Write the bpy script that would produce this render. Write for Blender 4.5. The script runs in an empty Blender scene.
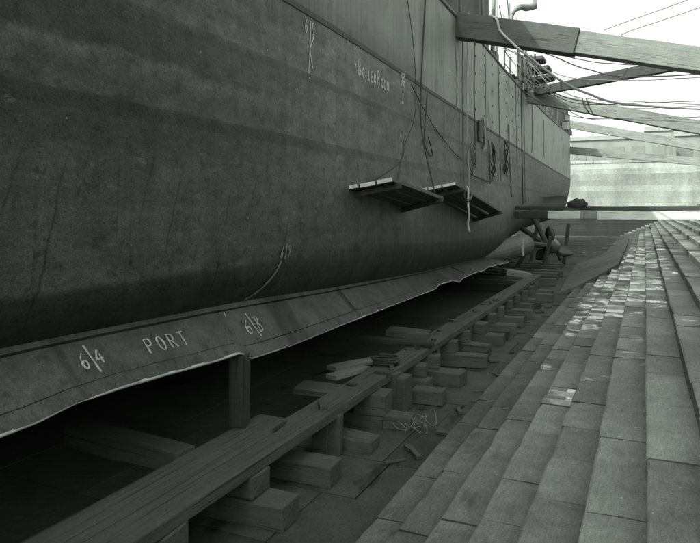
import bpy, bmesh, math, random
from mathutils import Vector, Matrix, noise
random.seed(7)
C = bpy.context.collection
TH = math.atan(310/650.)

# ------------------------------------------------------------------ camera
cam = bpy.data.cameras.new('camera'); co = bpy.data.objects.new('camera', cam); C.objects.link(co)
co.location = (0, 0, 0); co.rotation_euler = (math.radians(90), 0, TH)
cam.sensor_width = 36; cam.lens = 36*650/700.
cam.shift_x = 15/700.; cam.shift_y = -64.5/700.
cam.clip_start = .05; cam.clip_end = 5000
bpy.context.scene.camera = co
sc = bpy.context.scene
sc.view_settings.view_transform = 'Standard'; sc.view_settings.look = 'None'; sc.view_settings.exposure = 0

# ------------------------------------------------------------------ light
SUN = Vector((-.45, -.55, .70)).normalized()
w = bpy.data.worlds.new('World'); sc.world = w; w.use_nodes = True
nt = w.node_tree; nt.nodes.clear()
sky = nt.nodes.new('ShaderNodeTexSky'); sky.sky_type = 'NISHITA'; sky.sun_disc = False
sky.sun_elevation = math.asin(SUN.z); sky.sun_rotation = math.atan2(SUN.x, SUN.y) % (2*math.pi)
sky.dust_density = 4.0
bw = nt.nodes.new('ShaderNodeRGBToBW'); tint = nt.nodes.new('ShaderNodeMix'); tint.data_type = 'RGBA'; tint.blend_type = 'MULTIPLY'
tint.inputs[0].default_value = 1; tint.inputs[7].default_value = (3.15, 3.2, 3.1, 1)
bg = nt.nodes.new('ShaderNodeBackground'); bg.inputs[1].default_value = .15
wo = nt.nodes.new('ShaderNodeOutputWorld')
nt.links.new(sky.outputs[0], bw.inputs[0]); nt.links.new(bw.outputs[0], tint.inputs[6])
nt.links.new(tint.outputs[2], bg.inputs[0]); nt.links.new(bg.outputs[0], wo.inputs[0])
sl = bpy.data.lights.new('sun', 'SUN'); sl.energy = 5.0; sl.angle = math.radians(.5); sl.color = (1, .985, .95)
so = bpy.data.objects.new('sun', sl); C.objects.link(so); so.location = (-30, -30, 50)
so.rotation_euler = SUN.to_track_quat('Z', 'Y').to_euler()

# ------------------------------------------------------------------ materials
TINT = (.88, 1.0, .88)
def g(v): return (v*TINT[0], v*TINT[1], v*TINT[2], 1)
class NT:
    def __init__(s, name):
        s.m = bpy.data.materials.new(name); s.m.use_nodes = True
        s.t = s.m.node_tree; s.b = s.t.nodes['Principled BSDF']
    def n(s, typ, **kw):
        n = s.t.nodes.new(typ)
        for k, v in kw.items(): setattr(n, k, v)
        return n
    def l(s, a, b): s.t.links.new(a, b)
    def coords(s, world=False):
        if world: return s.n('ShaderNodeNewGeometry').outputs['Position']
        return s.n('ShaderNodeTexCoord').outputs['Object']
    def noise(s, vec, scale, stretch=(1,1,1), detail=6, rough=.6):
        mp = s.n('ShaderNodeMapping'); mp.inputs['Scale'].default_value = [scale*q for q in stretch]
        s.l(vec, mp.inputs['Vector'])
        nz = s.n('ShaderNodeTexNoise'); nz.inputs['Scale'].default_value = 1
        nz.inputs['Detail'].default_value = detail; nz.inputs['Roughness'].default_value = rough
        s.l(mp.outputs[0], nz.inputs['Vector']); return nz.outputs['Fac']
    def rng(s, v, a, b, c, d, smooth=False):
        m = s.n('ShaderNodeMapRange'); m.inputs[1].default_value = a; m.inputs[2].default_value = b
        m.inputs[3].default_value = c; m.inputs[4].default_value = d
        if smooth: m.interpolation_type = 'SMOOTHSTEP'
        s.l(v, m.inputs[0]); return m.outputs[0]
    def math(s, op, a, b=None):
        m = s.n('ShaderNodeMath', operation=op)
        for i, v in enumerate((a, b)):
            if v is None: continue
            if isinstance(v, (int, float)): m.inputs[i].default_value = v
            else: s.l(v, m.inputs[i])
        return m.outputs[0]
    def ramp(s, v, pts):
        r = s.n('ShaderNodeValToRGB'); e = r.color_ramp.elements
        while len(e) < len(pts): e.new(.5)
        for i, (p, val) in enumerate(pts): e[i].position = p; e[i].color = (val, val, val, 1)
        s.l(v, r.inputs[0]); return r.outputs[0]
    def band(s, v, a, b, soft=.05):
        return s.math('MULTIPLY', s.rng(v, a-soft, a+soft, 0, 1, True), s.rng(v, b-soft, b+soft, 1, 0, True))
    def finish(s, val, rough=.75, bump=None, bstr=.3, bdist=.01, spec=.3):
        mx = s.n('ShaderNodeMix', data_type='RGBA', blend_type='MULTIPLY'); mx.inputs[0].default_value = 1
        mx.inputs[7].default_value = (*TINT, 1)
        cb = s.n('ShaderNodeCombineColor')
        for i in range(3): s.l(val, cb.inputs[i])
        s.l(cb.outputs[0], mx.inputs[6]); s.l(mx.outputs[2], s.b.inputs['Base Color'])
        if isinstance(rough, (int, float)): s.b.inputs['Roughness'].default_value = rough
        else: s.l(rough, s.b.inputs['Roughness'])
        s.b.inputs['Specular IOR Level'].default_value = spec
        if bump is not None:
            bp = s.n('ShaderNodeBump'); bp.inputs['Strength'].default_value = bstr; bp.inputs['Distance'].default_value = bdist
            s.l(bump, bp.inputs['Height']); s.l(bp.outputs[0], s.b.inputs['Normal'])
        return s.m

def plain(name, v, var=.35, scale=6, rough=.75, stretch=(1,1,1), bstr=.3, bd=.01, spec=.3, world=False):
    s = NT(name); c = s.coords(world)
    a = s.noise(c, scale, stretch); b = s.noise(c, scale*.23, stretch); d = s.noise(c, scale*9, stretch, 3)
    mixn = s.math('ADD', s.math('MULTIPLY', a, .45), s.math('ADD', s.math('MULTIPLY', b, .35), s.math('MULTIPLY', d, .2)))
    val = s.rng(mixn, .3, .7, v*(1-var), v*(1+var))
    return s.finish(val, rough, mixn, bstr, bd, spec)

def timber(name, v, var=.45, wet=False):
    s = NT(name); c = s.coords()
    gr = s.noise(c, 1, (1.2, 45, 45), 5, .65); bl = s.noise(c, 2.2, (.6, 1.6, 1.6), 4); fi = s.noise(c, 60, (.35, 1, 1), 3)
    cr = s.rng(s.noise(c, 1, (.7, 26, 26), 2, .5), .60, .66, 1, .6)
    sp = s.noise(c, 34, (.8, 1, 1), 5, .75)
    mixn = s.math('ADD', s.math('MULTIPLY', gr, .30), s.math('ADD', s.math('MULTIPLY', bl, .32), s.math('ADD', s.math('MULTIPLY', fi, .12), s.math('MULTIPLY', sp, .26))))
    val = s.math('MULTIPLY', s.rng(mixn, .32, .68, v*(1-var), v*(1+var)), cr)
    return s.finish(val, .8, s.math('MULTIPLY', mixn, cr), .8, .02, .25)

M = {}
M['timber'] = timber('weathered_timber', .095)
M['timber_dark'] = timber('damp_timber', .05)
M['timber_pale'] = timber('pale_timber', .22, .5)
M['timber_sunlit'] = timber('sun_painted_timber', .6, .2)  # stands for sunlight on the low shore, painted as pale wood
M['timber_shore'] = timber('shore_timber', .10)
M['timber_end'] = plain('bleached_end_grain', .75, .45, 14)
M['rope'] = plain('hemp_rope', .16, .3, 40)
M['rope_dark'] = plain('tarred_rope', .05, .3, 40)
M['rope_pale'] = plain('pale_rope', .42, .25, 40)
M['steel_dark'] = plain('dark_steel', .05, .4, 3, .6)
M['steel_grey'] = plain('grey_painted_steel', .17, .3, 3, .6)
M['steel_pale'] = plain('pale_painted_steel', .5, .2, 3, .6)
M['bronze'] = plain('dull_bronze', .09, .35, 5, .4, spec=.5)
M['boss'] = plain('bossing_plate', .13, .5, 2.2, .6)
M['bare_edge'] = plain('bare_scraped_steel', .55, .5, 5, .45, spec=.5)
M['paint_white'] = plain('white_hand_paint', .5, .45, 22, .8)
M['paint_faint'] = plain('faded_hand_paint', .22, .35, 18, .8)
for nm in ('paint_white', 'paint_faint'):
    t_ = M[nm].node_tree; q_ = NT.__new__(NT); q_.m = M[nm]; q_.t = t_; q_.b = t_.nodes['Principled BSDF']; c_ = q_.coords(True)
    q_.l(q_.rng(q_.math('ADD', q_.math('MULTIPLY', q_.noise(c_, 42, (1, 1, 1), 4, .75), .6), q_.math('MULTIPLY', q_.noise(c_, 9, (1, 1, 1), 2), .4)), (.36 if nm == 'paint_white' else .30), .48, .25, 1), q_.b.inputs['Alpha'])
M['cloth'] = plain('pale_rag', .38, .4, 14)
M['tarp'] = plain('dark_tarpaulin', .03, .4, 4)
M['window'] = plain('dark_window', .12, .2, 3, .3)
M['shed_window'] = plain('pale_shed_window', .16, .2, 3, .4)
M['wire'] = plain('rusty_wire', .2, .3, 30)

def shed_mat(name, v):
    s = NT(name); c = s.coords(True)
    val = s.rng(s.noise(c, .5, (1, 1, .3)), .3, .7, v*.8, v*1.15)
    return s.finish(val, .85)
M['shed'] = shed_mat('pale_shed_wall', .2); M['shed_roof'] = shed_mat('shed_roof', .2)

# stone with a per-stone tone attribute
def stone_mat(name, v, wetness=True, band=False):
    s = NT(name); c = s.coords(True)
    at = s.n('ShaderNodeAttribute', attribute_name='tone').outputs['Fac']
    big = s.noise(c, .55, (1, 1, 1), 5, .6); mid = s.noise(c, 3.1, (1, 1, 1), 7, .68); fin = s.noise(c, 46, (1, 1, 1), 4, .7)
    v1 = s.rng(s.math('ADD', s.math('MULTIPLY', big, .4), s.math('ADD', s.math('MULTIPLY', mid, .4), s.math('MULTIPLY', fin, .2))), .33, .67, v*.5, v*1.4)
    tool = s.rng(s.noise(c, 1, (60, 9, 9), 3, .6), .3, .7, .8, 1.2)
    pit = s.rng(s.noise(c, 90, (1, 1, 1), 2, .7), .3, .7, .72, 1.28)
    v1 = s.math('MULTIPLY', v1, s.math('MULTIPLY', tool, pit))
    stain = s.rng(s.noise(c, 1.15, (2.2, .8, 1), 6, .62), .56, .70, 1, .5, True)
    speck = s.rng(s.noise(c, 21, (1, 1, 1), 2), .70, .74, 1, 2.0)
    val = s.math('MULTIPLY', s.math('MULTIPLY', s.math('MULTIPLY', v1, stain), speck), at)
    rough = .85
    if wetness:
        rough = s.rng(s.noise(c, 1.15, (2.2, .8, 1), 6, .62), .58, .70, .8, .32, True)
    bmp = s.math('ADD', s.math('MULTIPLY', mid, .7), s.math('MULTIPLY', fin, .3))
    if wetness:
        wa = s.n('ShaderNodeAttribute', attribute_name='wet').outputs['Fac']
        sp = s.n('ShaderNodeSeparateXYZ'); s.l(c, sp.inputs[0])
        reg = s.math('MULTIPLY', s.math('MULTIPLY', s.rng(sp.outputs[1], 11, 16, 0, .12, True), s.rng(sp.outputs[1], 30, 44, 1, .3, True)), s.math('MULTIPLY', s.rng(sp.outputs[0], -2.1, -1.5, 0, 1), s.rng(sp.outputs[0], .2, .9, 1, .3)))
        wa = s.math('ADD', wa, reg)
        wn = s.math('ADD', s.math('MULTIPLY', s.noise(c, 1.9, (1.5, .8, 1), 3, .55), .5), s.math('ADD', s.math('MULTIPLY', s.noise(c, 7, (.8, 1.3, 1), 5, .7), .32), s.math('MULTIPLY', s.noise(c, 32, (.8, 1.5, 1), 3, .7), .18)))
        film = s.rng(s.math('ADD', wn, wa), .60, .70, 0, 1, True)
        s.l(film, s.b.inputs['Coat Weight']); s.b.inputs['Coat Roughness'].default_value = .035; s.b.inputs['Coat IOR'].default_value = 1.75
        val = s.math('MULTIPLY', val, s.rng(film, 0, 1, 1, .8))
    return s.finish(val, rough, bmp, .6, .02, .35)
M['stone'] = stone_mat('dock_stone', .148)
M['stone_floor'] = stone_mat('wet_floor_stone', .06)
M['stone_slide'] = stone_mat('smooth_slide_stone', .125, False)

def head_mat():
    s = NT('dock_head_stone'); c = s.coords(True)
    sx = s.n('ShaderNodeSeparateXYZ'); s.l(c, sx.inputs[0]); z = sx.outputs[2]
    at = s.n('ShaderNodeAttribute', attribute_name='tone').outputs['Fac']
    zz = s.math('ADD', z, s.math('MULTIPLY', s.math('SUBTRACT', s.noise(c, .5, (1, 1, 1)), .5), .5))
    base = s.rng(zz, -.35, .2, .03, .29, True)  # ship's shade across the wall's foot painted into the base colour
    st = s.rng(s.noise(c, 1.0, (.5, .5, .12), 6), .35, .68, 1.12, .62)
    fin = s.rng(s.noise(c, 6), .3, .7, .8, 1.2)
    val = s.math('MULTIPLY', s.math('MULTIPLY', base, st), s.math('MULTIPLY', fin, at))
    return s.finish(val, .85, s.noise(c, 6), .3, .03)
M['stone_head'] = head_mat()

def hull_mat(name, upper):
    s = NT(name); c = s.coords(True)
    sx = s.n('ShaderNodeSeparateXYZ'); s.l(c, sx.inputs[0]); y, z = sx.outputs[1], sx.outputs[2]
    streak = s.noise(c, 1, (1, 3.2, .22), 6, .65); streakf = s.noise(c, 1, (1, 14, .5), 4, .6)
    blot = s.noise(c, .75, (1, 1, 1.3), 8, .68); blot2 = s.noise(c, 2.6, (1, .8, 1.6), 8, .72); fin = s.noise(c, 34, (1, 1, 1), 3, .7)
    if upper:
        v = s.rng(s.math('ADD', s.math('MULTIPLY', streak, .45), s.math('ADD', s.math('MULTIPLY', streakf, .25), s.math('MULTIPLY', blot, .3))), .34, .66, .17, .37)
        dk = s.rng(s.noise(c, 1.1, (1, 1, .7), 6, .6), .55, .66, 1, .62, True)
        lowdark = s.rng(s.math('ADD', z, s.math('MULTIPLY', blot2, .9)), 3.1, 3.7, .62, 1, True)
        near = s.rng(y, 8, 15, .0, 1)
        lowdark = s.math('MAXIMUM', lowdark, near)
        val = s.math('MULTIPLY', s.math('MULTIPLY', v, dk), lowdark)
        strip = s.math('MULTIPLY', s.band(y, 8.55, 8.95, .05), .22)
        val = s.math('MULTIPLY', val, s.math('ADD', strip, 1))
        # butt joints of the plating, every frame or so
        wv = s.math('ABSOLUTE', s.math('SUBTRACT', s.math('FRACT', s.math('MULTIPLY', y, .74)), .5))
        seam = s.rng(wv, 0, .012, .72, 1)
        val = s.math('MULTIPLY', val, seam)
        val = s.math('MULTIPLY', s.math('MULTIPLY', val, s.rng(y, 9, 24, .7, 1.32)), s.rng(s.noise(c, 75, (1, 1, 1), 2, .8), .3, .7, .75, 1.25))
        return s.finish(val, .62, s.math('ADD', blot2, s.math('MULTIPLY', seam, .6)), .25, .02, .3)
    jag = s.math('MULTIPLY', s.math('SUBTRACT', s.noise(c, 1, (1, 2.6, 1.1), 6, .75), .5), .26)
    jag2 = s.math('MULTIPLY', s.math('SUBTRACT', blot, .5), .24)
    jg = s.math('MULTIPLY', s.math('ADD', jag, jag2), s.rng(z, .2, .95, .07, 1, True))
    zz = s.math('ADD', z, jg)
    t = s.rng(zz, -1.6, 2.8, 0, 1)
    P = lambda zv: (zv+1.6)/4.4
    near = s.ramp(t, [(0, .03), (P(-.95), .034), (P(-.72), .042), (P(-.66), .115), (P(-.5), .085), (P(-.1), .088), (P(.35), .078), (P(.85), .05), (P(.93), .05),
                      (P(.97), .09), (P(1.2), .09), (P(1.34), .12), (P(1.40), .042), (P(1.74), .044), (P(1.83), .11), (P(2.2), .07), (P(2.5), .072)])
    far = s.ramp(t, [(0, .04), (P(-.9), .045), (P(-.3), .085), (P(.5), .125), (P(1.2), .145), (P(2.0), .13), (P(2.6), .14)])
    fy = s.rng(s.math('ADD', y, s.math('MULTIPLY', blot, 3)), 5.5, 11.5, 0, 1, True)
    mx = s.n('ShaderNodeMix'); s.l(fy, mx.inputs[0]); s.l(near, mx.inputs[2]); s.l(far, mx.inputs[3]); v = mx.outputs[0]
    m1 = s.rng(blot2, .3, .7, .55, 1.45); m2 = s.rng(fin, .3, .7, .78, 1.22); m3 = s.rng(streak, .3, .7, .84, 1.16)
    m4 = s.rng(streakf, .35, .7, 1.05, .94)
    val = s.math('MULTIPLY', s.math('MULTIPLY', v, m1), s.math('MULTIPLY', m2, s.math('MULTIPLY', m3, m4)))
    row = s.math('FLOOR', s.math('DIVIDE', s.math('ADD', z, 10.4), .91))
    col = s.math('FLOOR', s.math('ADD', s.math('DIVIDE', y, 4.7), s.math('MULTIPLY', row, .37)))
    cmb = s.n('ShaderNodeCombineXYZ'); s.l(row, cmb.inputs[0]); s.l(col, cmb.inputs[1])
    wn = s.n('ShaderNodeTexWhiteNoise'); s.l(cmb.outputs[0], wn.inputs[0])
    val = s.math('MULTIPLY', val, s.rng(wn.outputs[0], 0, 1, .78, 1.2))
    fr = s.math('FRACT', s.math('ADD', s.math('DIVIDE', y, 4.7), s.math('MULTIPLY', row, .37)))
    val = s.math('MULTIPLY', val, s.rng(fr, 0, .006, .6, 1))
    rust = s.rng(s.noise(c, 1, (1, 5, .55), 6, .7), .60, .68, 1, .62, True)
    val = s.math('MULTIPLY', val, rust)
    # scraped pale frame strip and patch below it
    pa = s.math('MULTIPLY', s.band(y, 8.55, 8.95, .05), s.band(z, .85, 3, .03))
    pb = s.math('MULTIPLY', s.band(y, 8.5, 9.25, .03), s.band(z, .1, .86, .04))
    pc = s.math('MULTIPLY', s.band(y, 9.7, 10.0, .06), s.band(z, 1.9, 2.6, .12))
    pd = s.math('MULTIPLY', s.band(y, 10.0, 11.0, .1), s.band(z, 1.55, 1.85, .1))
    val = s.math('MULTIPLY', val, s.math('ADD', 1, s.math('MULTIPLY', pa, .3)))
    val = s.math('MULTIPLY', val, s.math('ADD', 1, s.math('MULTIPLY', pb, .16)))
    val = s.math('MULTIPLY', val, s.math('ADD', 1, s.math('MULTIPLY', pc, .25)))
    val = s.math('MULTIPLY', val, s.math('SUBTRACT', 1, s.math('MULTIPLY', pd, .35)))
    lap_shade = s.math('ADD', s.band(z, .80, .945, .02), s.band(z, 1.74, 1.85, .02))  # shade under the plate laps painted in as dark bands
    val = s.math('MULTIPLY', val, s.math('SUBTRACT', 1, s.math('MULTIPLY', lap_shade, .3)))
    # dark runs that trail down the plating, tiny pale chips
    wp = s.math('ADD', y, s.math('MULTIPLY', s.math('ADD', s.math('MULTIPLY', s.math('MULTIPLY', z, z), .5), s.math('ADD', z, s.math('MULTIPLY', s.noise(c, 1.3, (1, 1, 1), 5, .6), 1.1))), -.26))
    runs = s.math('MULTIPLY', s.rng(s.math('ABSOLUTE', s.math('SUBTRACT', s.math('FRACT', s.math('MULTIPLY', wp, 2.1)), .5)), 0, .055, 1, 0, True),
                  s.rng(s.noise(c, 1, (1, 2.4, .7), 2), .46, .56, 0, 1, True))
    runs = s.math('MULTIPLY', runs, s.band(z, -.95, .45, .3))
    val = s.math('MULTIPLY', val, s.math('SUBTRACT', 1, s.math('MULTIPLY', runs, .5)))
    fl = s.rng(s.noise(c, 6.5, (1, 1, 1), 6, .75), .54, .60, 1, .62, True)
    sc = s.math('MULTIPLY', s.rng(s.noise(c, 4.1, (1, .7, 1.6), 7, .78), .60, .66, 0, .07, True), s.rng(z, -.7, -.2, 0, 1))
    val = s.math('ADD', s.math('MULTIPLY', val, fl), sc)
    chip = s.rng(s.noise(c, 13, (1, 1, 1), 1, .3), .80, .82, 0, .22)
    val = s.math('ADD', val, chip)
    grit = s.rng(s.noise(c, 75, (1, 1, 1), 2, .8), .3, .7, .62, 1.38)
    val = s.math('MULTIPLY', s.math('MULTIPLY', val, .86), grit)
    dent = s.math('ABSOLUTE', s.math('SINE', s.math('MULTIPLY', y, 4.6)))
    return s.finish(val, .55, s.math('ADD', s.math('MULTIPLY', dent, .5), s.math('ADD', blot2, s.math('MULTIPLY', fin, .4))), .38, .03, .35)
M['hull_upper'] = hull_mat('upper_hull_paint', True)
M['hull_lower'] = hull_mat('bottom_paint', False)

def keel_mat():
    s = NT('bilge_keel_paint'); c = s.coords(True)
    sx = s.n('ShaderNodeSeparateXYZ'); s.l(c, sx.inputs[0]); y = sx.outputs[1]
    a = s.noise(c, 2.2, (1, 1, 1), 8, .7); b = s.noise(c, 30, (1, 1, 1), 3); st = s.noise(c, 1, (8, 6, 2), 5)
    v = s.rng(s.math('ADD', s.math('MULTIPLY', a, .55), s.math('ADD', s.math('MULTIPLY', b, .2), s.math('MULTIPLY', st, .25))), .36, .64, .034, .118)
    yw = s.math('ADD', y, s.math('MULTIPLY', s.math('SUBTRACT', a, .5), .25))
    d = s.math('MULTIPLY', s.band(yw, 7.3, 7.85, .06), .5)
    d2 = s.math('MULTIPLY', s.band(yw, 9.55, 9.63, .02), .5)
    d3 = s.math('MULTIPLY', s.band(yw, 3.9, 3.98, .03), .35)
    dark = s.math('SUBTRACT', 1, s.math('ADD', d, s.math('ADD', d2, d3)))
    fk = s.rng(s.noise(c, 5.2, (1, 1, 1), 7, .75), .55, .62, 1, .66, True); sp = s.rng(s.noise(c, 70, (1, 1, 1), 2, .8), .3, .7, .72, 1.28)
    farl = s.math('MULTIPLY', s.math('MULTIPLY', fk, sp), s.rng(y, 7.5, 15, 1.1, .62))
    val = s.math('MULTIPLY', s.math('MULTIPLY', v, dark), farl)
    return s.finish(val, .6, a, .35, .015, .3)
M['keel'] = keel_mat()
# ------------------------------------------------------------------ helpers
def mesh_from(bm, name):
    bmesh.ops.recalc_face_normals(bm, faces=bm.faces[:])
    me = bpy.data.meshes.new(name); bm.to_mesh(me); bm.free(); return me
def obj(name, bm, mat, parent=None, smooth=False):
    if parent is not None:
        off = parent['_w'] if '_w' in parent.keys() else (0, 0, 0)
        bmesh.ops.translate(bm, vec=-Vector(off), verts=bm.verts[:])
    me = mesh_from(bm, name)
    for m in (mat if isinstance(mat, (list, tuple)) else [mat]): me.materials.append(m)
    if smooth:
        for p in me.polygons: p.use_smooth = True
    o = bpy.data.objects.new(name, me); C.objects.link(o)
    if parent is not None: o.parent = parent; o['_w'] = (0., 0., 0.) if '_w' not in parent.keys() else parent['_w']
    return o
def tag(o, label=None, cat=None, group=None, kind=None):
    if label: o['label'] = label
    if cat: o['category'] = cat
    if group: o['group'] = group
    if kind: o['kind'] = kind
    return o
def thing(name, loc, label, cat, group=None):
    o = bpy.data.objects.new(name, None); C.objects.link(o); o.location = loc; o['_w'] = tuple(float(q) for q in loc)
    o.empty_display_size = .2
    return tag(o, label, cat, group)
def recentre(o, loc):
    """put a single-mesh thing's origin at its base"""
    o.data.transform(Matrix.Translation(-Vector(loc))); o.location = loc; return o
def box(bm, x0, x1, y0, y1, z0, z1):
    vs = [bm.verts.new(p) for p in ((x0,y0,z0),(x1,y0,z0),(x1,y1,z0),(x0,y1,z0),(x0,y0,z1),(x1,y0,z1),(x1,y1,z1),(x0,y1,z1))]
    fs = []
    for f in ((0,3,2,1),(4,5,6,7),(0,1,5,4),(1,2,6,5),(2,3,7,6),(3,0,4,7)): fs.append(bm.faces.new([vs[i] for i in f]))
    return vs, fs
def tube(bm, pts, r, seg=6, caps=True, rfun=None):
    pts = [Vector(p) for p in pts]; rings = []
    for i, p in enumerate(pts):
        t = (pts[min(i+1, len(pts)-1)]-pts[max(i-1, 0)]).normalized()
        up = Vector((0, 0, 1)) if abs(t.z) < .9 else Vector((1, 0, 0))
        a = t.cross(up).normalized(); b = t.cross(a)
        rr = rfun(i) if rfun else r
        rings.append([bm.verts.new(p + a*rr*math.cos(2*math.pi*k/seg) + b*rr*math.sin(2*math.pi*k/seg)) for k in range(seg)])
    for q, s in zip(rings, rings[1:]):
        for k in range(seg): bm.faces.new([q[k], q[(k+1) % seg], s[(k+1) % seg], s[k]])
    if caps:
        bm.faces.new(rings[0][::-1]); bm.faces.new(rings[-1])
def smooth_path(pts, n=8):
    P = [Vector(p) for p in pts]
    if len(P) < 3: return [P[0].lerp(P[-1], i/n) for i in range(n+1)]
    out = []
    for i in range(len(P)-1):
        p0, p1, p2, p3 = P[max(i-1, 0)], P[i], P[i+1], P[min(i+2, len(P)-1)]
        for k in range(n):
            t = k/n
            out.append(.5*((2*p1)+(p2-p0)*t+(2*p0-5*p1+4*p2-p3)*t*t+(3*p1-p0-3*p2+p3)*t**3))
    out.append(P[-1]); return out
def rough_beam(L, W, H, seed, seg=10, amp=.012, bev=.02):
    """hewn timber, local X along its length, base at z=0, centred in x and y"""
    bm = bmesh.new(); box(bm, -L/2, L/2, -W/2, W/2, 0, H)
    bmesh.ops.bevel(bm, geom=bm.edges[:], offset=bev, segments=2, affect='EDGES', profile=.6)
    n = max(1, int(seg))
    for k in range(1, n):
        bmesh.ops.bisect_plane(bm, geom=bm.verts[:]+bm.edges[:]+bm.faces[:], plane_co=(-L/2+L*k/n, 0, 0), plane_no=(1, 0, 0))
    for v in bm.verts:
        p = v.co
        d = noise.noise_vector(Vector((p.x*2.3+seed*7.1, p.y*4+seed, p.z*4)))
        e = noise.noise_vector(Vector((p.x*9+seed*3.1, p.y*9, p.z*9+seed)))
        v.co = p + d*amp + e*amp*.5
    return bm
def beam_obj(name, L, W, H, loc, rot, mat, seed, parent=None, **kw):
    bm = rough_beam(L, W, H, seed, **kw)
    me = mesh_from(bm, name); me.materials.append(mat)
    o = bpy.data.objects.new(name, me); C.objects.link(o); o.location = loc; o.rotation_euler = rot
    if parent is not None:
        o.parent = parent; o.location = Vector(loc)-Vector(parent['_w'])
    return o
def tone_layer(bm): return bm.loops.layers.float_color.new('tone')
def paint(f, lay, v):
    for lp in f.loops: lp[lay] = (v, v, v, 1)
def interp(T, y):
    if y <= T[0][0]: return T[0][1]
    for (a, b), (c, d) in zip(T, T[1:]):
        if y <= c: return b+(d-b)*(y-a)/(c-a)
    return T[-1][1]
def sinterp(T, y):
    """smooth (Catmull-Rom) version"""
    n = len(T)
    if y <= T[0][0]: return T[0][1]
    if y >= T[-1][0]: return T[-1][1]
    for i in range(n-1):
        if y <= T[i+1][0]:
            a, b = T[i], T[i+1]; h = b[0]-a[0]; t = (y-a[0])/h
            m0 = (T[i+1][1]-T[max(i-1,0)][1])/(T[i+1][0]-T[max(i-1,0)][0])*h
            m1 = (T[min(i+2,n-1)][1]-T[i][1])/(T[min(i+2,n-1)][0]-T[i][0])*h
            return (2*t**3-3*t*t+1)*a[1]+(t**3-2*t*t+t)*m0+(-2*t**3+3*t*t)*b[1]+(t**3-t*t)*m1

# ------------------------------------------------------------------ the ship
XC = -10.3
T_X  = [(-40,-4.7),(0,-4.2),(7.75,-4.22),(15.65,-4.58),(27.9,-5.14),(40,-5.5),(60,-5.9)]
T_ZD = [(-40,5.4),(0,5.05),(10,5.08),(17.3,5.2),(21,5.43),(31,5.56),(45,5.8),(56,6.2),(66,6.4)]
T_ZW = [(-40,2.7),(30,2.7),(60,2.38),(66,2.35)]
T_JX = [(-40,-4.55),(6.8,-4.55),(9.3,-4.57),(12.6,-4.62),(15,-4.74),(18,-4.87),(24.5,-5.12),(30,-5.6),(40,-6.25),(50,-6.5),(60,-6.75)]
T_JZ = [(-40,-1.1),(3.5,-1.14),(6.8,-1.21),(9.3,-1.33),(12.6,-1.46),(15,-1.56),(18,-1.64),(24.5,-1.85),(30,-1.4),(40,-1.0),(50,-.75),(60,-.6)]
T_R  = [(-40,1.02),(20,1.02),(30,1.6),(40,2.2),(50,2.2),(60,2.2)]
T_ZK = [(-40,-2.1),(28,-2.15),(45,-2.05),(60,-1.7),(66,-1.4)]
def section(y):
    """port half section from deck edge to keel: (x, z, material)"""
    X = sinterp(T_X, y); zd = interp(T_ZD, y); zw = interp(T_ZW, y)
    R = interp(T_R, y); jx = interp(T_JX, y); jz = interp(T_JZ, y)
    xl = jx+.293*R; zc = jz+.707*R; zk = min(interp(T_ZK, y), zc-R-.05)
    pts = [(X-.02, zd), (X, zd-.06)]
    for k in (.3, .6, .85): pts.append((X, zd-.06+(zw+.05-zd+.06)*k))
    pts += [(X, zw+.045), (X+.014, zw+.04), (X+.014, zw-.04), (X, zw-.045)]
    laps = [1.86, .95]
    def sidex(z): 
        t = (zw-z)/max(zw-zc, .01); t = min(max(t, 0), 1); return X+(xl-X)*t*t
    for z in (2.3,): 
        zz = max(z*zw/2.7, zc+.02); pts.append((sidex(zz), zz))
    for lz in laps:
        zz = max(lz*zw/2.7, zc+.015*(2-lz)); pts.append((sidex(zz)+.0, zz+.008)); pts.append((sidex(zz)+.022, zz-.006))
        pts.append((sidex(zz-.3)+.012, max(zz-.3, zc+.002)))
    for k in range(0, 7):
        a = math.radians(90*k/6); pts.append((xl-R+R*math.cos(a), zc-R*math.sin(a)))
    bx, bz = pts[-1]
    for k in (.35, .7, 1): pts.append((bx+(XC-bx)*k, bz+(zk-bz)*k))
    return pts
def hull_x(y, z):
    p = section(y)
    for (xa, za), (xb, zb) in zip(p, p[1:]):
        if za >= z >= zb and za > zb: return xa+(xb-xa)*(za-z)/(za-zb)
    return p[0][0]
ship = thing('ship', (XC, 20, -2.15), 'large riveted steel ship, pale above and dark below, shored up in the dry dock', 'ship')
ys = [-38+i*2 for i in range(16)] + [-6+.5*i for i in range(0, 132)] + [60+.25*i for i in range(1, 23)]
bm = bmesh.new(); rows = []
for y in ys:
    y0 = min(y, 60); p = section(y0)
    k = 1 if y <= 60 else math.sqrt(max(0, 1-((y-60)/5.55)**2))
    zd = interp(T_ZD, y)-interp(T_ZD, y0)
    rows.append([bm.verts.new((XC+(x-XC)*max(k, .02), y, z+zd*(1 if i < 4 else 0)+(1-k)*.35*max(0, (2.4-z)/2.4)*(1 if z < 2.4 else 0))) for i, (x, z) in enumerate(p)])
nW = [i for i, (x, z) in enumerate(section(10)) if abs(z-(interp(T_ZW, 10)+.04)) < 1e-6][0]
for a, b in zip(rows, rows[1:]):
    for i in range(len(a)-1):
        f = bm.faces.new([a[i], a[i+1], b[i+1], b[i]])
        f.material_index = 0 if i < nW-1 else (2 if i <= nW+1 else 1); f.smooth = (i > nW+9)
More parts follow.
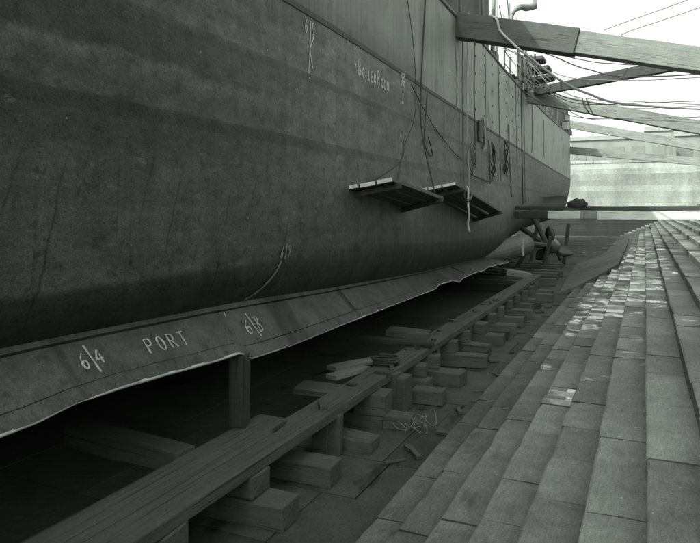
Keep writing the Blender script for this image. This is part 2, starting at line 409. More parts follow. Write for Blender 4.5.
# starboard half
for a, b in zip(rows, rows[1:]):
    pass
mir = []
for a in rows: mir.append([bm.verts.new((2*XC-v.co.x, v.co.y, v.co.z)) for v in a])
for a, b in zip(mir, mir[1:]):
    for i in range(len(a)-1):
        f = bm.faces.new([b[i], b[i+1], a[i+1], a[i]]); f.material_index = 0 if i < nW-1 else (2 if i <= nW+1 else 1)
def lap_rivet(y, z, r):
    x = hull_x(y, z); n = 6
    ring = [bm.verts.new((x-.002, y+r*math.cos(2*math.pi*k/n), z+r*math.sin(2*math.pi*k/n))) for k in range(n)]; c = bm.verts.new((x+r*.6, y, z))
    for k in range(n):
        f = bm.faces.new([ring[k], ring[(k+1) % n], c]); f.material_index = 0 if z > 2.7 else 1; f.smooth = True
for z, y, y1, st_ in ((.91, 3, 20, .085), (.87, 3.04, 12, .085), (1.82, 3, 20, .085), (2.82, 6.5, 24, .09), (2.58, 6.5, 24, .09), (-.30, 3, 12, .085)):
    while y < y1: lap_rivet(y, z, .0095); y += st_
for k in range(1, 9):
    for rw_ in range(11, 15):
        yb = (k-rw_*.37 % 1)*4.7; zb = rw_*.91-10.4
        for j in range(9):
            if 3 < yb < 22 and zb+.06+j*.095 < 2.5: lap_rivet(yb-.035, zb+.06+j*.095, .0095); lap_rivet(yb+.035, zb+.06+j*.095, .0095)
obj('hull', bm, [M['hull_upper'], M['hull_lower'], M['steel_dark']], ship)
# deck
bm = bmesh.new(); prev = None
for r, m_ in zip(rows_co := [[(XC+(section(min(y,60))[0][0]-XC)*(1 if y <= 60 else max(.02, math.sqrt(max(0,1-((y-60)/5.55)**2)))), y, interp(T_ZD, y)-.05)] for y in ys], ys):
    x, y, z = r[0]; cur = (bm.verts.new((x+.0-.03, y, z)), bm.verts.new((2*XC-x+.03, y, z)))
    if prev: bm.faces.new([prev[0], prev[1], cur[1], cur[0]])
    prev = cur
obj('deck', bm, M['timber_dark'], ship)
# rubbing rail along the deck edge
bm = bmesh.new(); tube(bm, [(hull_x(y, 4)+.015, y, interp(T_ZD, y)-.02) for y in range(-10, 61, 2)], .05, 6)
obj('gunwale', bm, M['steel_grey'], ship, True)

# studs of the upper strake
def rivet(bm, y, z, r, off=.0, h=.35):
    x = hull_x(y, z)+off; n = 7
    def rg(rr, hh): return [bm.verts.new((x+hh, y+rr*math.cos(2*math.pi*k/n), z+rr*math.sin(2*math.pi*k/n))) for k in range(n)]
    a, b_ = rg(r, -.002), rg(r*.7, r*h)
    for k in range(n): bm.faces.new([a[k], a[(k+1) % n], b_[(k+1) % n], b_[k]])
    bm.faces.new(b_)
for y in [20.3, 21.9, 23.5, 25.1, 26.8, 28.6, 30.5, 32.4]:
    for z in [3.1, 3.65, 4.2, 4.72, 5.1]:
        bm = bmesh.new(); rivet(bm, y+random.uniform(-.05, .05), z+random.uniform(-.06, .06), .05); obj('stud', bm, M['steel_dark'], ship, True)

# ---- bilge keel
T_OX = [(-40,-4.15),(9.3,-4.15),(12.6,-4.17),(15,-4.2),(18,-4.27),(24.5,-4.55),(25.2,-4.75)]
T_OZ = [(-40,-1.6),(3.0,-1.64),(3.45,-1.63),(3.83,-1.59),(4.45,-1.585),(5.14,-1.62),(5.72,-1.65),(6.16,-1.66),(6.26,-1.69),(6.42,-1.77),(7.35,-1.80),(9.24,-1.79),(11.54,-1.80),
        (13.94,-1.82),(14.2,-1.76),(15.45,-1.79),(16.11,-1.91),(16.5,-1.84),(18.1,-1.84),(19.4,-1.90),(20.0,-1.86),(22,-1.95),(24.5,-2.05),(25.2,-2.0)]
def kp(y, t, n):
    a = Vector((interp(T_JX, y), y, interp(T_JZ, y))); b = Vector((interp(T_OX, y), y, interp(T_OZ, y)))
    d = (b-a); nn = Vector((-d.z, 0, d.x)).normalized()
    return a.lerp(b, t)+nn*n
keel_root = None
prof = [(-.02,.05),(.07,.05),(.074,.004),(.085,.004),(.088,.016),(.765,.016),(.768,-.004),(.782,-.004),(.785,.03),(1,.03),(1,-.02),(-.02,-.05)]
bm = bmesh.new(); pr = None
kys = [-36+2*i for i in range(18)] + [.2*i for i in range(0, 127)]
for y in kys:
    wob = .014*noise.noise(Vector((y*1.7, 3, 0)))+.012*noise.noise(Vector((y*5.1, 7, 0)))
    cur = [bm.verts.new(kp(y, t, n+wob*t)) for t, n in prof]
    if pr:
        for i in range(len(cur)): bm.faces.new([pr[i], pr[(i+1) % len(cur)], cur[(i+1) % len(cur)], cur[i]])
    else: bm.faces.new(cur[::-1])
    pr = cur
bm.faces.new(pr)
def krivet(y, t, n, r=.011):
    d = (kp(y, .5, 1)-kp(y, .5, 0)); e1 = Vector((0, 1, 0)); e2 = d.cross(e1); p = kp(y, t, n)
    ring = [bm.verts.new(p+e1*r*math.cos(1.047*k)+e2*r*math.sin(1.047*k)) for k in range(6)]; c_ = bm.verts.new(p+d*r*.7)
    for k in range(6): bm.faces.new([ring[k], ring[(k+1) % 6], c_])
yy = 2.6
while yy < 16:
    krivet(yy, .037, .05); krivet(yy+.03, .80+.006*math.sin(yy*9), .03); yy += .075
bk = obj('bilge_keel', bm, M['keel'], ship); bk['label'] = 'bilge keel plate with buckled outer edge and white lettering'
bm = bmesh.new()
ey = [-6+.3*i for i in range(30)] + [3+.09*i for i in range(244)]
def eround(i):
    y = ey[i]; b = .011+.009*noise.noise(Vector((y*1.4, 0, 5)))
    if 3.9 < y < 6.1: b += .007
    return max(.005, b)
tube(bm, [kp(y, 1.0, .012+.014*noise.noise(Vector((y*2.1, 1, 0)))) for y in ey], .02, 6, True, eround)
obj('keel_edge', bm, M['bare_edge'], bk, True)
# keel butt straps
for yy in (9.7, 17.3):
    bm = bmesh.new()
    for a, b in (((.1, .75)),):
        q = [kp(yy-.05, a, .017), kp(yy+.05, a, .017), kp(yy+.05, b, .017), kp(yy-.05, b, .017)]
        u = [p+(kp(yy, .4, 1)-kp(yy, .4, 0))*.02 for p in q]
        A = [bm.verts.new(p) for p in q]; B = [bm.verts.new(p) for p in u]
        bm.faces.new(B)
        for i in range(4): bm.faces.new([A[i], A[(i+1) % 4], B[(i+1) % 4], B[i]])
    obj('butt_strap', bm, M['keel'], bk)

# ---- hand painted marks
GL = {  # strokes in a 1 wide x 1 high cell
 'P': [[(0,0),(.02,1)],[(.02,1),(.6,.98),(.75,.78),(.6,.55),(.03,.5)]],
 'O': [[(.4,1),(.12,.85),(0,.5),(.12,.15),(.4,0),(.68,.15),(.8,.5),(.68,.85),(.4,1)]],
 'R': [[(0,0),(.02,1)],[(.02,1),(.6,.97),(.72,.77),(.58,.56),(.03,.5)],[(.35,.52),(.8,0)]],
 'T': [[(0,.98),(.9,1)],[(.45,.99),(.43,0)]],
 'B': [[(0,0),(0,1)],[(0,1),(.5,.95),(.55,.7),(.05,.53)],[(.05,.53),(.65,.4),(.6,.1),(0,0)]],
 'I': [[(.2,0),(.2,1)]], 'L': [[(0,1),(0,0),(.55,.02)]], 'E': [[(.6,1),(0,1),(0,0),(.6,0)],[(0,.5),(.5,.52)]],
 'M': [[(0,0),(.05,1),(.4,.4),(.75,1),(.8,0)]], '-': [[(0,.5),(.6,.5)]],
 '6': [[(.55,1),(.2,.75),(.02,.4),(.1,.1),(.35,0),(.6,.15),(.6,.4),(.35,.52),(.08,.35)]],
 '4': [[(.5,1),(.0,.35),(.75,.38)],[(.55,.7),(.5,0)]],
 '9': [[(.6,.7),(.4,.95),(.12,.9),(.05,.65),(.25,.5),(.55,.62),(.62,.85),(.55,.3),(.3,0)]],
 '3': [[(.05,.95),(.5,1),(.6,.75),(.25,.55),(.62,.4),(.6,.1),(.05,.0)]],
 '1': [[(.3,0),(.3,1)]],
}
def ribbon(bm, pts2, mapf, wdt, n=4):
    """pts2: 2-D polyline in surface metres; mapf(u,v)->(point, normal)"""
    P = [Vector((p[0], p[1], 0)) for p in smooth_path([(a, b, 0) for a, b in pts2], n)] if len(pts2) > 2 else [Vector((*pts2[0], 0)).lerp(Vector((*pts2[1], 0)), i/5) for i in range(6)]
    pr = None
    for i, p in enumerate(P):
        t = (P[min(i+1, len(P)-1)]-P[max(i-1, 0)]); t = t.normalized() if t.length > 1e-9 else Vector((1, 0, 0))
        nn = Vector((-t.y, t.x, 0))*wdt*.6*(1+(.7 if mapf is kmap else .35)*noise.noise(Vector((p.x*17, p.y*17, wdt*90))))
        a = bm.verts.new(mapf((p+nn).x, (p+nn).y)); b = bm.verts.new(mapf((p-nn).x, (p-nn).y))
        if pr: bm.faces.new([pr[0], pr[1], b, a])
        pr = (a, b)
def mark(name, glyphs, mapf, wdt, mat, parent, label=None):
    """every glyph (a list of strokes) becomes a part of its own"""
    for strokes in glyphs:
        bm = bmesh.new()
        for s in strokes: ribbon(bm, s, mapf, wdt)
        o = obj(name, bm, mat, parent)
        if label: o['label'] = label
def word(txt, x, y, h, wd, adv, lean=0):
    out = []
    for ch in txt:
        if ch != ' ': out.append([[(x+a*wd+lean*b*h, y+b*h) for a, b in s] for s in GL[ch]])
        x += adv
    return out
def kmap(u, v):    # u = y along the ship, v = 0 at outer edge, 1 at the hull
    return kp(u, 1-v, .022)
def hmap(u, v): 
    return Vector((hull_x(u, v)+.006, u, v))
# scale v by keel width so glyph metrics are in keel fractions
mark('painted_letter', word('PORT', 4.9, .42, .27, .10, .165), kmap, .019, M['paint_white'], bk, 'letter of the hand painted word PORT')
mark('painted_number', word('6', 4.09, .44, .26, .09, .1)+[[[(4.225, .33), (4.205, .82)]]]+word('4', 4.26, .46, .24, .10, .1), kmap, .018, M['paint_white'], bk, 'piece of the hand painted frame number 6 4')
mark('painted_number', word('6', 6.62, .42, .25, .14, .1)+[[[(6.83, .32), (6.76, .80)]]]+[[[(6.86+a*.13, .40+b*.30) for a, b in GL['3'][0]], [(6.88, .41), (6.89, .7)]]], kmap, .017, M['paint_white'], bk, 'piece of the hand painted frame number 6 3')
mark('painted_tick', [[[(7.02, .0), (7.0, .22)]], [[(6.35, .8), (6.37, .9)]]], kmap, .012, M['paint_white'], bk)
mark('painted_letter', word('-', 9.72, 2.29, .1, .12, .1)+word('B', 9.9, 2.2, .23, .14, .1)+word('OILER', 10.09, 2.2, .15, .10, .145)+word('R', 10.86, 2.2, .24, .13, .1)+word('OOM', 11.06, 2.19, .15, .12, .17),
     hmap, .034, M['paint_white'], ship, 'letter of the hand painted words BOILER ROOM')
mark('painted_number', [GL and word('6', 7.9, 2.42, .17, .08, .1)[0], word('9', 8.12, 2.42, .18, .09, .1)[0]+[[(8.06, 2.6), (8.05, 2.3), (8.0, 1.78)], [(8.17, 2.42), (8.04, 2.2)], [(8.04, 2.2), (8.09, 2.06), (8.14, 1.95)]]],
     hmap, .023, M['paint_white'], ship, 'piece of the frame number 6 9 with long tails')
mark('painted_number', [[[(12.28, 2.66), (12.56, 2.68)], [(12.3, 2.66), (12.52, 2.44)], [(12.54, 2.68), (12.3, 2.42)], [(12.27, 2.52), (12.58, 2.54)]], [[(12.42, 2.34), (12.42, 2.12)], [(12.34, 2.1), (12.46, 2.1)]]],
     hmap, .038, M['paint_white'], ship, 'piece of the crossed mark above a stroke')
mark('painted_streak', [[[(16.6, 3.56), (16.8, 3.56), (16.65, 3.36), (16.75, 3.2), (16.6, 3.02)]]], hmap, .03, M['paint_white'], ship)
mark('painted_streak', [[[(16.1, 2.5), (16.05, 2.0), (15.95, 1.6)]]], hmap, .03, M['paint_faint'], ship)
def smap(u, v):   # round the bilge: u = y, v = arc metres upwards from the keel joint
    R = interp(T_R, u); a = math.pi/4-v/R
    jx = interp(T_JX, u); jz = interp(T_JZ, u); cx = jx-.707*R; cz = jz+.707*R
    if a < 0: return Vector((hull_x(u, cz+(-a)*R)+.006, u, cz+(-a)*R))
    return Vector((cx+(R+.012)*math.cos(a), u, cz-(R+.012)*math.sin(a)))
mark('painted_number', word('6', 7.28, .66, .14, .07, .1, .3)+[[[(7.40, .64), (7.44, .84)]]]+word('9', 7.46, .68, .14, .08, .1, .3), smap, .020, M['paint_faint'], ship, 'piece of the faint frame number 6 9 above a pale streak')
mark('painted_streak', [[[(7.32, .62), (7.2, .42), (6.95, .16)], [(6.98, .22), (6.86, .12), (6.78, .1)]]], smap, .035, M['paint_faint'], ship)
mark('painted_draught_mark', [[[(38.2, 1.9), (37.6, 1.7), (37.5, 1.2), (38.1, .95), (38.7, 1.2), (38.7, 1.7), (38.2, 1.9)]], [[(36.4, 1.8), (36.4, 1.1)]], [[(40.4, 1.8), (40.4, 1.0)]]], hmap, .07, M['paint_faint'], ship)
# open scuttle with a rag in it
bm = bmesh.new(); box(bm, -4.80, -4.74, 20.6, 21.15, 2.1, 2.75)
sc_ = obj('hull_scuttle', bm, M['steel_dark'], ship)

# ---- upper works
def part_box(name, mat, parent, *a, bev=0):
    bm = bmesh.new(); box(bm, *a)
    if bev: bmesh.ops.bevel(bm, geom=bm.edges[:], offset=bev, segments=2, affect='EDGES')
    return obj(name, bm, mat, parent)
dh = part_box('sun_block_deckhouse', M['steel_grey'], ship, -14.4, -6.1, -34, 16.4, 5.0, 9.9, bev=.08)  # unseen upper works, added to keep the sun off the steps
for y in (1, 5, 9, 13): part_box('window', M['window'], dh, -6.11, -6.06, y, y+.7, 7.6, 8.3)
ad = part_box('aft_deckhouse', M['steel_dark'], ship, -15, -5.6, 17.2, 26.0, 5.3, 9.0, bev=.06)
bm = bmesh.new(); bm.free()
for a_, b_, r_ in (((-5.55, 26.3, 5.4), (-5.6, 26.9, 8.9), .09), ((-5.4, 24.2, 5.4), (-5.5, 24.2, 8.9), .06), ((-5.35, 20.6, 5.4), (-5.4, 20.6, 9.2), .05)):
    bm = bmesh.new(); tube(bm, [a_, b_], r_); obj('stanchion', bm, M['steel_grey'], ad, True)
# unseen funnel, added above the frame to shade the dock
bm = bmesh.new(); tube(bm, [(XC, 2, 9.5), (XC, 1.5, 15.5)], 1.5, 20); obj('sun_block_funnel', bm, M['steel_grey'], ship, True)
# boat deck locker with pale frame
lk = part_box('deck_locker', M['steel_grey'], ship, -5.9, -5.28, 30.0, 30.9, 5.95, 7.25, bev=.02)
bm = bmesh.new()
for a in ((-5.27,-5.22,29.95,30.05,5.9,7.3), (-5.27,-5.22,30.85,30.95,5.9,7.3), (-5.27,-5.22,30.05,30.85,7.2,7.3), (-5.27,-5.22,30.05,30.85,6.5,6.58)): box(bm, *a)
obj('frame', bm, M['steel_pale'], lk)
part_box('front_panel', M['steel_pale'], lk, -5.85, -5.3, 29.955, 29.985, 6.0, 7.2)
# rails and stanchions along the after deck
bm = bmesh.new()
for y in [27.6+1.55*i for i in range(14)]:
    x = hull_x(y, 4)-.18; z = interp(T_ZD, y)
    tube(bm, [(x, y, z-.05), (x, y, z+1.05)], .03, 6)
for h in (.5, 1.03):
    tube(bm, [(hull_x(y, 4)-.18, y, interp(T_ZD, y)+h) for y in [27.6+1.55*i for i in range(14)]], .018, 5)
obj('guard_rail', bm, M['steel_dark'], ship, True)
# davit: post with gooseneck head
dv = smooth_path([(-6.1, 33.5, 5.5), (-6.1, 33.5, 9.0), (-6.05, 33.6, 9.8), (-5.75, 33.9, 10.15), (-5.4, 34.3, 10.2), (-5.1, 34.6, 10.35)], 8)
bm = bmesh.new(); tube(bm, dv, .13, 10, True, lambda i: .10+.07*min(1, max(0, i-16)/12)+.010*math.sin(i*.9))
d_ = obj('davit', bm, M['steel_grey'], ship, True)
bm = bmesh.new(); box(bm, -5.2, -5.0, 34.5, 34.7, 10.2, 10.75); tube(bm, [(-5.1, 34.6, 10.75), (-5.0, 34.6, 11.0)], .06); obj('sheave', bm, M['steel_grey'], d_)
bm = bmesh.new(); tube(bm, [(-6.4, 34.5, 5.5), (-6.4, 34.5, 10.6)], .06, 6); obj('stanchion', bm, M['steel_grey'], ship, True)
# pale tall pole by the aft deckhouse
bm = bmesh.new(); tube(bm, [(-5.8, 28.4, 5.4), (-5.85, 28.4, 10.2)], .07, 8); obj('pole', bm, M['steel_pale'], ship, True)
# raft racks: stacked dark slabs on a frame
rk = part_box('raft_rack', M['steel_dark'], ship, -6.6, -5.5, 36.2, 36.32, 5.6, 8.2)
for j, (z, y0, x1) in enumerate(((6.2, 36.4, -4.75), (6.75, 36.5, -4.45), (7.35, 36.6, -4.65), (7.95, 36.5, -4.95))):
    bm = bmesh.new(); box(bm, -6.6, x1, y0, y0+1.3, z, z+.24); bmesh.ops.bevel(bm, geom=bm.edges[:], offset=.05, segments=2, affect='EDGES')
    bmesh.ops.rotate(bm, cent=(-6.4, y0, z), matrix=Matrix.Rotation(math.radians(-9+3*j), 3, 'Y'), verts=bm.verts[:])
    obj('raft', bm, M['steel_dark'], rk)
bm = bmesh.new()
for x, y in ((-5.35, 33.0), (-5.25, 35.2), (-5.5, 37.8), (-5.9, 35.2)): tube(bm, [(x, y, 5.4), (x+.05, y, 8.0)], .05, 6)
tube(bm, [(-5.35, 33, 7.6), (-5.25, 35.2, 7.7), (-5.5, 37.8, 7.6)], .05, 6)
obj('rack_post', bm, M['steel_dark'], rk)
bm = bmesh.new(); box(bm, -5.7, -5.2, 32.0, 33.3, 5.5, 6.3); bmesh.ops.bevel(bm, geom=bm.edges[:], offset=.15, segments=2, affect='EDGES'); obj('winch', bm, M['steel_dark'], ship)
rc = random.Random(11)
for k in range(7):      # gear lashed along the rail: drums, boxes, rolls
    y = 27.3+k*1.6; x = hull_x(y, 4)-.55-rc.random()*.5; z = interp(T_ZD, y); bm = bmesh.new(); h = rc.uniform(.5, 1.3)
    if k % 2: tube(bm, [(x, y, z-.05), (x+rc.uniform(-.1, .1), y, z+h)], rc.uniform(.2, .36), 10)
    else: box(bm, x-.4, x+.35, y-.4, y+.4, z-.05, z+h); bmesh.ops.bevel(bm, geom=bm.edges[:], offset=.06, segments=2, affect='EDGES')
    obj('deck_drum' if k % 2 else 'deck_box', bm, M['steel_dark'] if k % 3 else M['steel_grey'], ship)
for k in range(20):      # wires and slack halyards between rails, davit and racks
    y = 27.5+rc.random()*10; a_ = (hull_x(y, 4)-rc.uniform(.1, .9), y, interp(T_ZD, y)+rc.uniform(1.2, 3.6)); y2 = y+rc.uniform(2, 7); b_ = (hull_x(y2, 4)-rc.uniform(-.5, .5), y2, interp(T_ZD, y2)+rc.uniform(-.2, 1.6))
    m_ = ((a_[0]+b_[0])/2, (y+y2)/2, (a_[2]+b_[2])/2-rc.uniform(.1, .5)); bm = bmesh.new(); tube(bm, smooth_path([a_, m_, b_], 6), .018, 5); obj('rigging_wire', bm, M['rope_dark'] if k % 2 else M['rope_pale'], ship, True)
# stern deckhouse / gun platform
sh = part_box('stern_house', M['steel_dark'], ship, -11.0, -5.95, 48.5, 58.5, 5.9, 8.5, bev=.05)
part_box('door', M['steel_grey'], sh, -5.95, -5.9, 50.5, 51.4, 6.2, 8.0)
part_box('locker', M['steel_pale'], sh, -5.94, -5.5, 54.2, 55.4, 6.2, 6.7); part_box('locker', M['steel_pale'], sh, -5.94, -5.6, 56.4, 57.2, 7.1, 7.6)
bm = bmesh.new(); box(bm, -7.6, -5.95, 58.6, 62.6, 6.25, 7.1); bmesh.ops.bevel(bm, geom=bm.edges[:], offset=.2, segments=2, affect='EDGES'); obj('mooring_winch', bm, M['steel_dark'], ship)
bm = bmesh.new(); tube(bm, [(-6.15, 60.6, 6.2), (-6.15, 60.6, 9.0)], .05, 6); obj('ensign_staff', bm, M['steel_dark'], ship)

# ---- shaft, bossing and propeller
def lathe(bm, A, B, prof, seg=18):
    A = Vector(A); B = Vector(B); t = (B-A).normalized(); a = t.cross(Vector((0,0,1))).normalized(); b = t.cross(a); L = (B-A).length
    rings = [[bm.verts.new(A+t*(L*s)+a*r*math.cos(2*math.pi*k/seg)+b*r*math.sin(2*math.pi*k/seg)) for k in range(seg)] for s, r in prof]
    for q, s in zip(rings, rings[1:]):
        for k in range(seg): bm.faces.new([q[k], q[(k+1) % seg], s[(k+1) % seg], s[k]])
    bm.faces.new(rings[0][::-1]); bm.faces.new(rings[-1])
bm = bmesh.new(); lathe(bm, (-5.15, 22.6, -1.75), (-4.72, 28.7, -1.62), [(0,.15),(.3,.36),(.6,.44),(1,.46)])
bo = obj('shaft_bossing', bm, M['boss'], ship)
bm = bmesh.new(); box(bm, -4.3, -4.24, 25.9, 26.0, -1.9, -1.2); obj('painted_tick', bm, M['paint_white'], bo)
bm = bmesh.new(); tube(bm, [(-4.72, 28.6, -1.55), (-4.42, 36, -2.08)], .13, 10); obj('propeller_shaft', bm, M['steel_dark'], ship, True)
bm = bmesh.new(); tube(bm, [(-4.5, 34.6, -1.95), (-5.6, 34.8, .2)], .13, 8); tube(bm, [(-4.5, 34.6, -1.95), (-6.6, 34.8, -.6)], .13, 8); obj('shaft_bracket', bm, M['steel_dark'], ship)
bm = bmesh.new(); lathe(bm, (-4.46, 35.3, -2.06), (-4.38, 36.9, -2.12), [(0,.26),(.15,.36),(.6,.38),(.8,.3),(1,.08)])
pp = obj('propeller', bm, M['bronze'], ship, True)
for k in range(3):
    ang = math.radians(100+120*k); bm = bmesh.new(); pr = None
    for i in range(9):
        s = i/8; r = .3+.8*s; wd = .40*math.sin(math.pi*min(.97, .22+.75*s)); tw = math.radians(55-30*s)
        rad = Vector((math.cos(ang), 0, math.sin(ang))); tan = Vector((-math.sin(ang), 0, math.cos(ang)))
        c = Vector((-4.42, 35.95, -2.09))+rad*r; d = tan*math.cos(tw)+Vector((0, 1, 0))*math.sin(tw)
        cur = [bm.verts.new(c-d*wd), bm.verts.new(c+Vector((0,.03,0))), bm.verts.new(c+d*wd), bm.verts.new(c-Vector((0,.03,0)))]
        if pr:
            for j in range(4): bm.faces.new([pr[j], pr[(j+1) % 4], cur[(j+1) % 4], cur[j]])
        else: bm.faces.new(cur[::-1])
        pr = cur
    bm.faces.new(pr); obj('blade', bm, M['bronze'], pp, True)

# ------------------------------------------------------------------ the dock
X0, TR, Z0, RS = -2.30, .385, -2.92, .18
FLOOR = -3.10
def step_x(i): return X0+TR*i
def step_z(i): return Z0+RS*i
bm = bmesh.new(); lay = tone_layer(bm); wet = bm.loops.layers.float_color.new('wet'); rnd = random.Random(3)
def stone(i, y, y1, fine, wv):
    x, z = step_x(i)+rnd.uniform(-.008, .008), step_z(i)+rnd.uniform(-.007, .007)
    gap = rnd.uniform(.004, .010); ch = rnd.uniform(.010, .022); tilt = rnd.uniform(-.006, .006); tn = rnd.uniform(.74, 1.18)
    if y > 13 and rnd.random() < .25: tn *= 1.25
    if i <= 1: tn *= .8
    if i == 5: tn *= 1.12
    n = max(2, int((y1-y)/.22)) if fine else 1; rings = []; sd = rnd.random()*50
    for k in range(n+1):
        t = k/n; yy = y+gap+(y1-y-2*gap)*t; e = .012 if k in (0, n) else 0
        w1 = noise.noise(Vector((yy*3.1, i*5.3, sd))); w2 = max(0, noise.noise(Vector((yy*5.3, i*2.3, sd+9)))-.15)
        nx = x+.003*w1+.035*max(0, w2-.18)*(fine); nz = z+tilt*(t-.5)*2-.008*max(0, w2-.18)
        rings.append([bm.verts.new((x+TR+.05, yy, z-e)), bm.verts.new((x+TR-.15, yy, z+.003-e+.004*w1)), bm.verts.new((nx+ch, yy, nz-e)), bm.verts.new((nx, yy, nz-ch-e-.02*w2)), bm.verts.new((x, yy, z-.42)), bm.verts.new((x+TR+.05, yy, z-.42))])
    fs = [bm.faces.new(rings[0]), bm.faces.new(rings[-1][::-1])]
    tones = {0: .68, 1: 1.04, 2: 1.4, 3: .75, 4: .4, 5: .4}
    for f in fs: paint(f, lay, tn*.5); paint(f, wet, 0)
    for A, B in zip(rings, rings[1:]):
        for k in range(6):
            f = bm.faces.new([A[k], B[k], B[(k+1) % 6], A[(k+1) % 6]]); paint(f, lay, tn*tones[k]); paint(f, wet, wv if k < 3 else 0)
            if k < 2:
                back, front = (.62, .96) if k == 0 else (.96, 1.12)  # treads darken to the inner corner, painting in corner shade and dirt
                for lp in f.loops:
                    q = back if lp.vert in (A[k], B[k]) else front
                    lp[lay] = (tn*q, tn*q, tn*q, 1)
WET = {3: [(8.22, 8.62, .14), (8.62, 9.08, .17), (14.9, 15.7, .06), (16.1, 17.0, .12)], 2: [(10.7, 11.5, .09), (15.2, 16.3, .06)], 4: [(8.85, 9.3, .09), (14.8, 15.9, .12), (16.6, 17.6, .08)], 5: [(9.6, 10.1, .08), (17.4, 18.9, .1)]}
for i in range(0, 40):
    y = -9-rnd.random(); fine = i < 14; forced = list(WET.get(i, []))
    while y < 73.5:
        L = rnd.uniform(.75, 1.6) if fine else rnd.uniform(1.2, 2.4); y1 = min(y+L, 74.2); wv = 0
        if forced:
            a_, b_, v_ = forced[0]
            if y >= a_-.001: y1 = b_; wv = v_; forced.pop(0)
            elif y1 > a_-.3: y1 = a_
        if not wv and y > 12.5 and y < 40 and i < 8: wv = rnd.choice((0, 0, -.05, .03, .06, .10))
        stone(i, y, y1, fine and y < 45, wv); y = y1
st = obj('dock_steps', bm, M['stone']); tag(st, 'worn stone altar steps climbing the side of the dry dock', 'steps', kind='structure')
bm = bmesh.new(); lay = tone_layer(bm)   # solid bed below the steps, both sides of the dock
q = [(X0+.04, FLOOR-.3), (X0+.04, FLOOR-.1), (step_x(40), step_z(40)-.36), (step_x(40), FLOOR-.3)]
A = [bm.verts.new((a, -40, b)) for a, b in q]; B = [bm.verts.new((a, 74, b)) for a, b in q]
for f in [bm.faces.new(A), bm.faces.new(B[::-1])]+[bm.faces.new([A[k], B[k], B[(k+1) % 4], A[(k+1) % 4]]) for k in range(4)]: paint(f, lay, .4)
tag(obj('dock_bed', bm, M['stone_floor']), kind='structure')
# far (starboard) side, plain altars
bm = bmesh.new(); lay = tone_layer(bm)
for i in range(0, 40):
    x = 2*XC-step_x(i)
    for f in box(bm, x-TR-.05, x, -40, 74, step_z(i)-.6, step_z(i))[1]: paint(f, lay, 2.4)  # toned much paler to lift the deep shade behind the ship
tag(obj('dock_steps', bm, M['stone']), 'stone altar steps on the far side of the ship', 'steps', kind='structure')
# dock floor of broad slabs
bm = bmesh.new(); lay = tone_layer(bm); y = -12
while y < 74:
    L = rnd.uniform(.9, 1.5); x = 2*XC+2.3-.1
    while x < X0+.1:
        W = rnd.uniform(.9, 2.2); x1 = min(x+W, X0+.12)
        if x < -4.2 < x1: x1 = -4.2
        dz = rnd.uniform(-.008, .008)
        for f in box(bm, x+.006, x1-.006, y+.006, y+L-.006, FLOOR-.3, FLOOR+dz)[1]: paint(f, lay, rnd.uniform(.75, 1.2)*(1 if x > -4.21 else 1+.5*max(0, min(1, (24-y)/8))))  # slabs under the ship toned lighter to lift the shade there
        x = x1
    y += L
tag(obj('dock_floor', bm, M['stone_floor']), 'damp stone floor of the dry dock', 'floor', kind='structure')
# quay level ground to the horizon
QZ = 4.9
bm = bmesh.new(); lay = tone_layer(bm)
xr = step_x(40); xl = 2*XC-xr
for a in ((xr, 2500, -2500, 2500), (-2500, xl, -2500, 2500), (xl, xr, 77.6, 2500), (xl, xr, -2500, -40)):
    for f in box(bm, a[0], a[1], a[2], a[3], QZ-1.2, QZ-.02)[1]: paint(f, lay, 1)
tag(obj('ground', bm, M['stone']), 'flat quay ground around the dock', 'ground', kind='structure')

# dock head: courses of masonry stepped back
dw = thing('dock_head_wall', (XC, 74, FLOOR), 'pale stepped masonry wall closing the end of the dock, its foot painted dark as shade', 'wall')
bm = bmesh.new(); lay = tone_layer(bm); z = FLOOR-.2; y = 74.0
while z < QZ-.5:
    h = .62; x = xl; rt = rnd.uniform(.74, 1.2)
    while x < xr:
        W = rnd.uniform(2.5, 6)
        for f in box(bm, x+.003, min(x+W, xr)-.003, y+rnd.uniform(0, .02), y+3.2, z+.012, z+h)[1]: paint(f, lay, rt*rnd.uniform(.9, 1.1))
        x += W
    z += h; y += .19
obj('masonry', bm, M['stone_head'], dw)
bm = bmesh.new(); lay = tone_layer(bm); x = xl
while x < xr:
    for f in box(bm, x+.01, x+1.9, y-.25, y+1.6, z, z+.3)[1]: paint(f, lay, rnd.uniform(.9, 1.1))
    x += 1.91
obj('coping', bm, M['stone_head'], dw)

# smooth slide laid over the steps towards the far end
sl_ = lambda x: max(FLOOR+.03, Z0+.02+(x-X0)*RS/TR)
outline = [(-2.75, 24.2), (-2.05, 24.9), (-1.3, 26.6), (-.95, 28), (-.95, 40), (-1.1, 54), (-1.6, 50), (-2.0, 46), (-2.6, 42), (-3.3, 37.5), (-3.1, 31)]
bm = bmesh.new(); lay = tone_layer(bm)
top = [bm.verts.new((x, y, sl_(x)+.03)) for x, y in outline]; bot = [bm.verts.new((x, y, sl_(x)-.12)) for x, y in outline]
fs = [bm.faces.new(top)]; n = len(top)
for i in range(n): fs.append(bm.faces.new([top[i], bot[i], bot[(i+1) % n], top[(i+1) % n]]))
bmesh.ops.triangulate(bm, faces=[fs[0]])
for f in bm.faces: paint(f, lay, 1)
o = obj('stone_slide', bm, M['stone_slide']); tag(o, 'smooth sloping stone slide let into the far dock steps', 'slide')
recentre(o, (-1.8, 38, sl_(-1.8)))

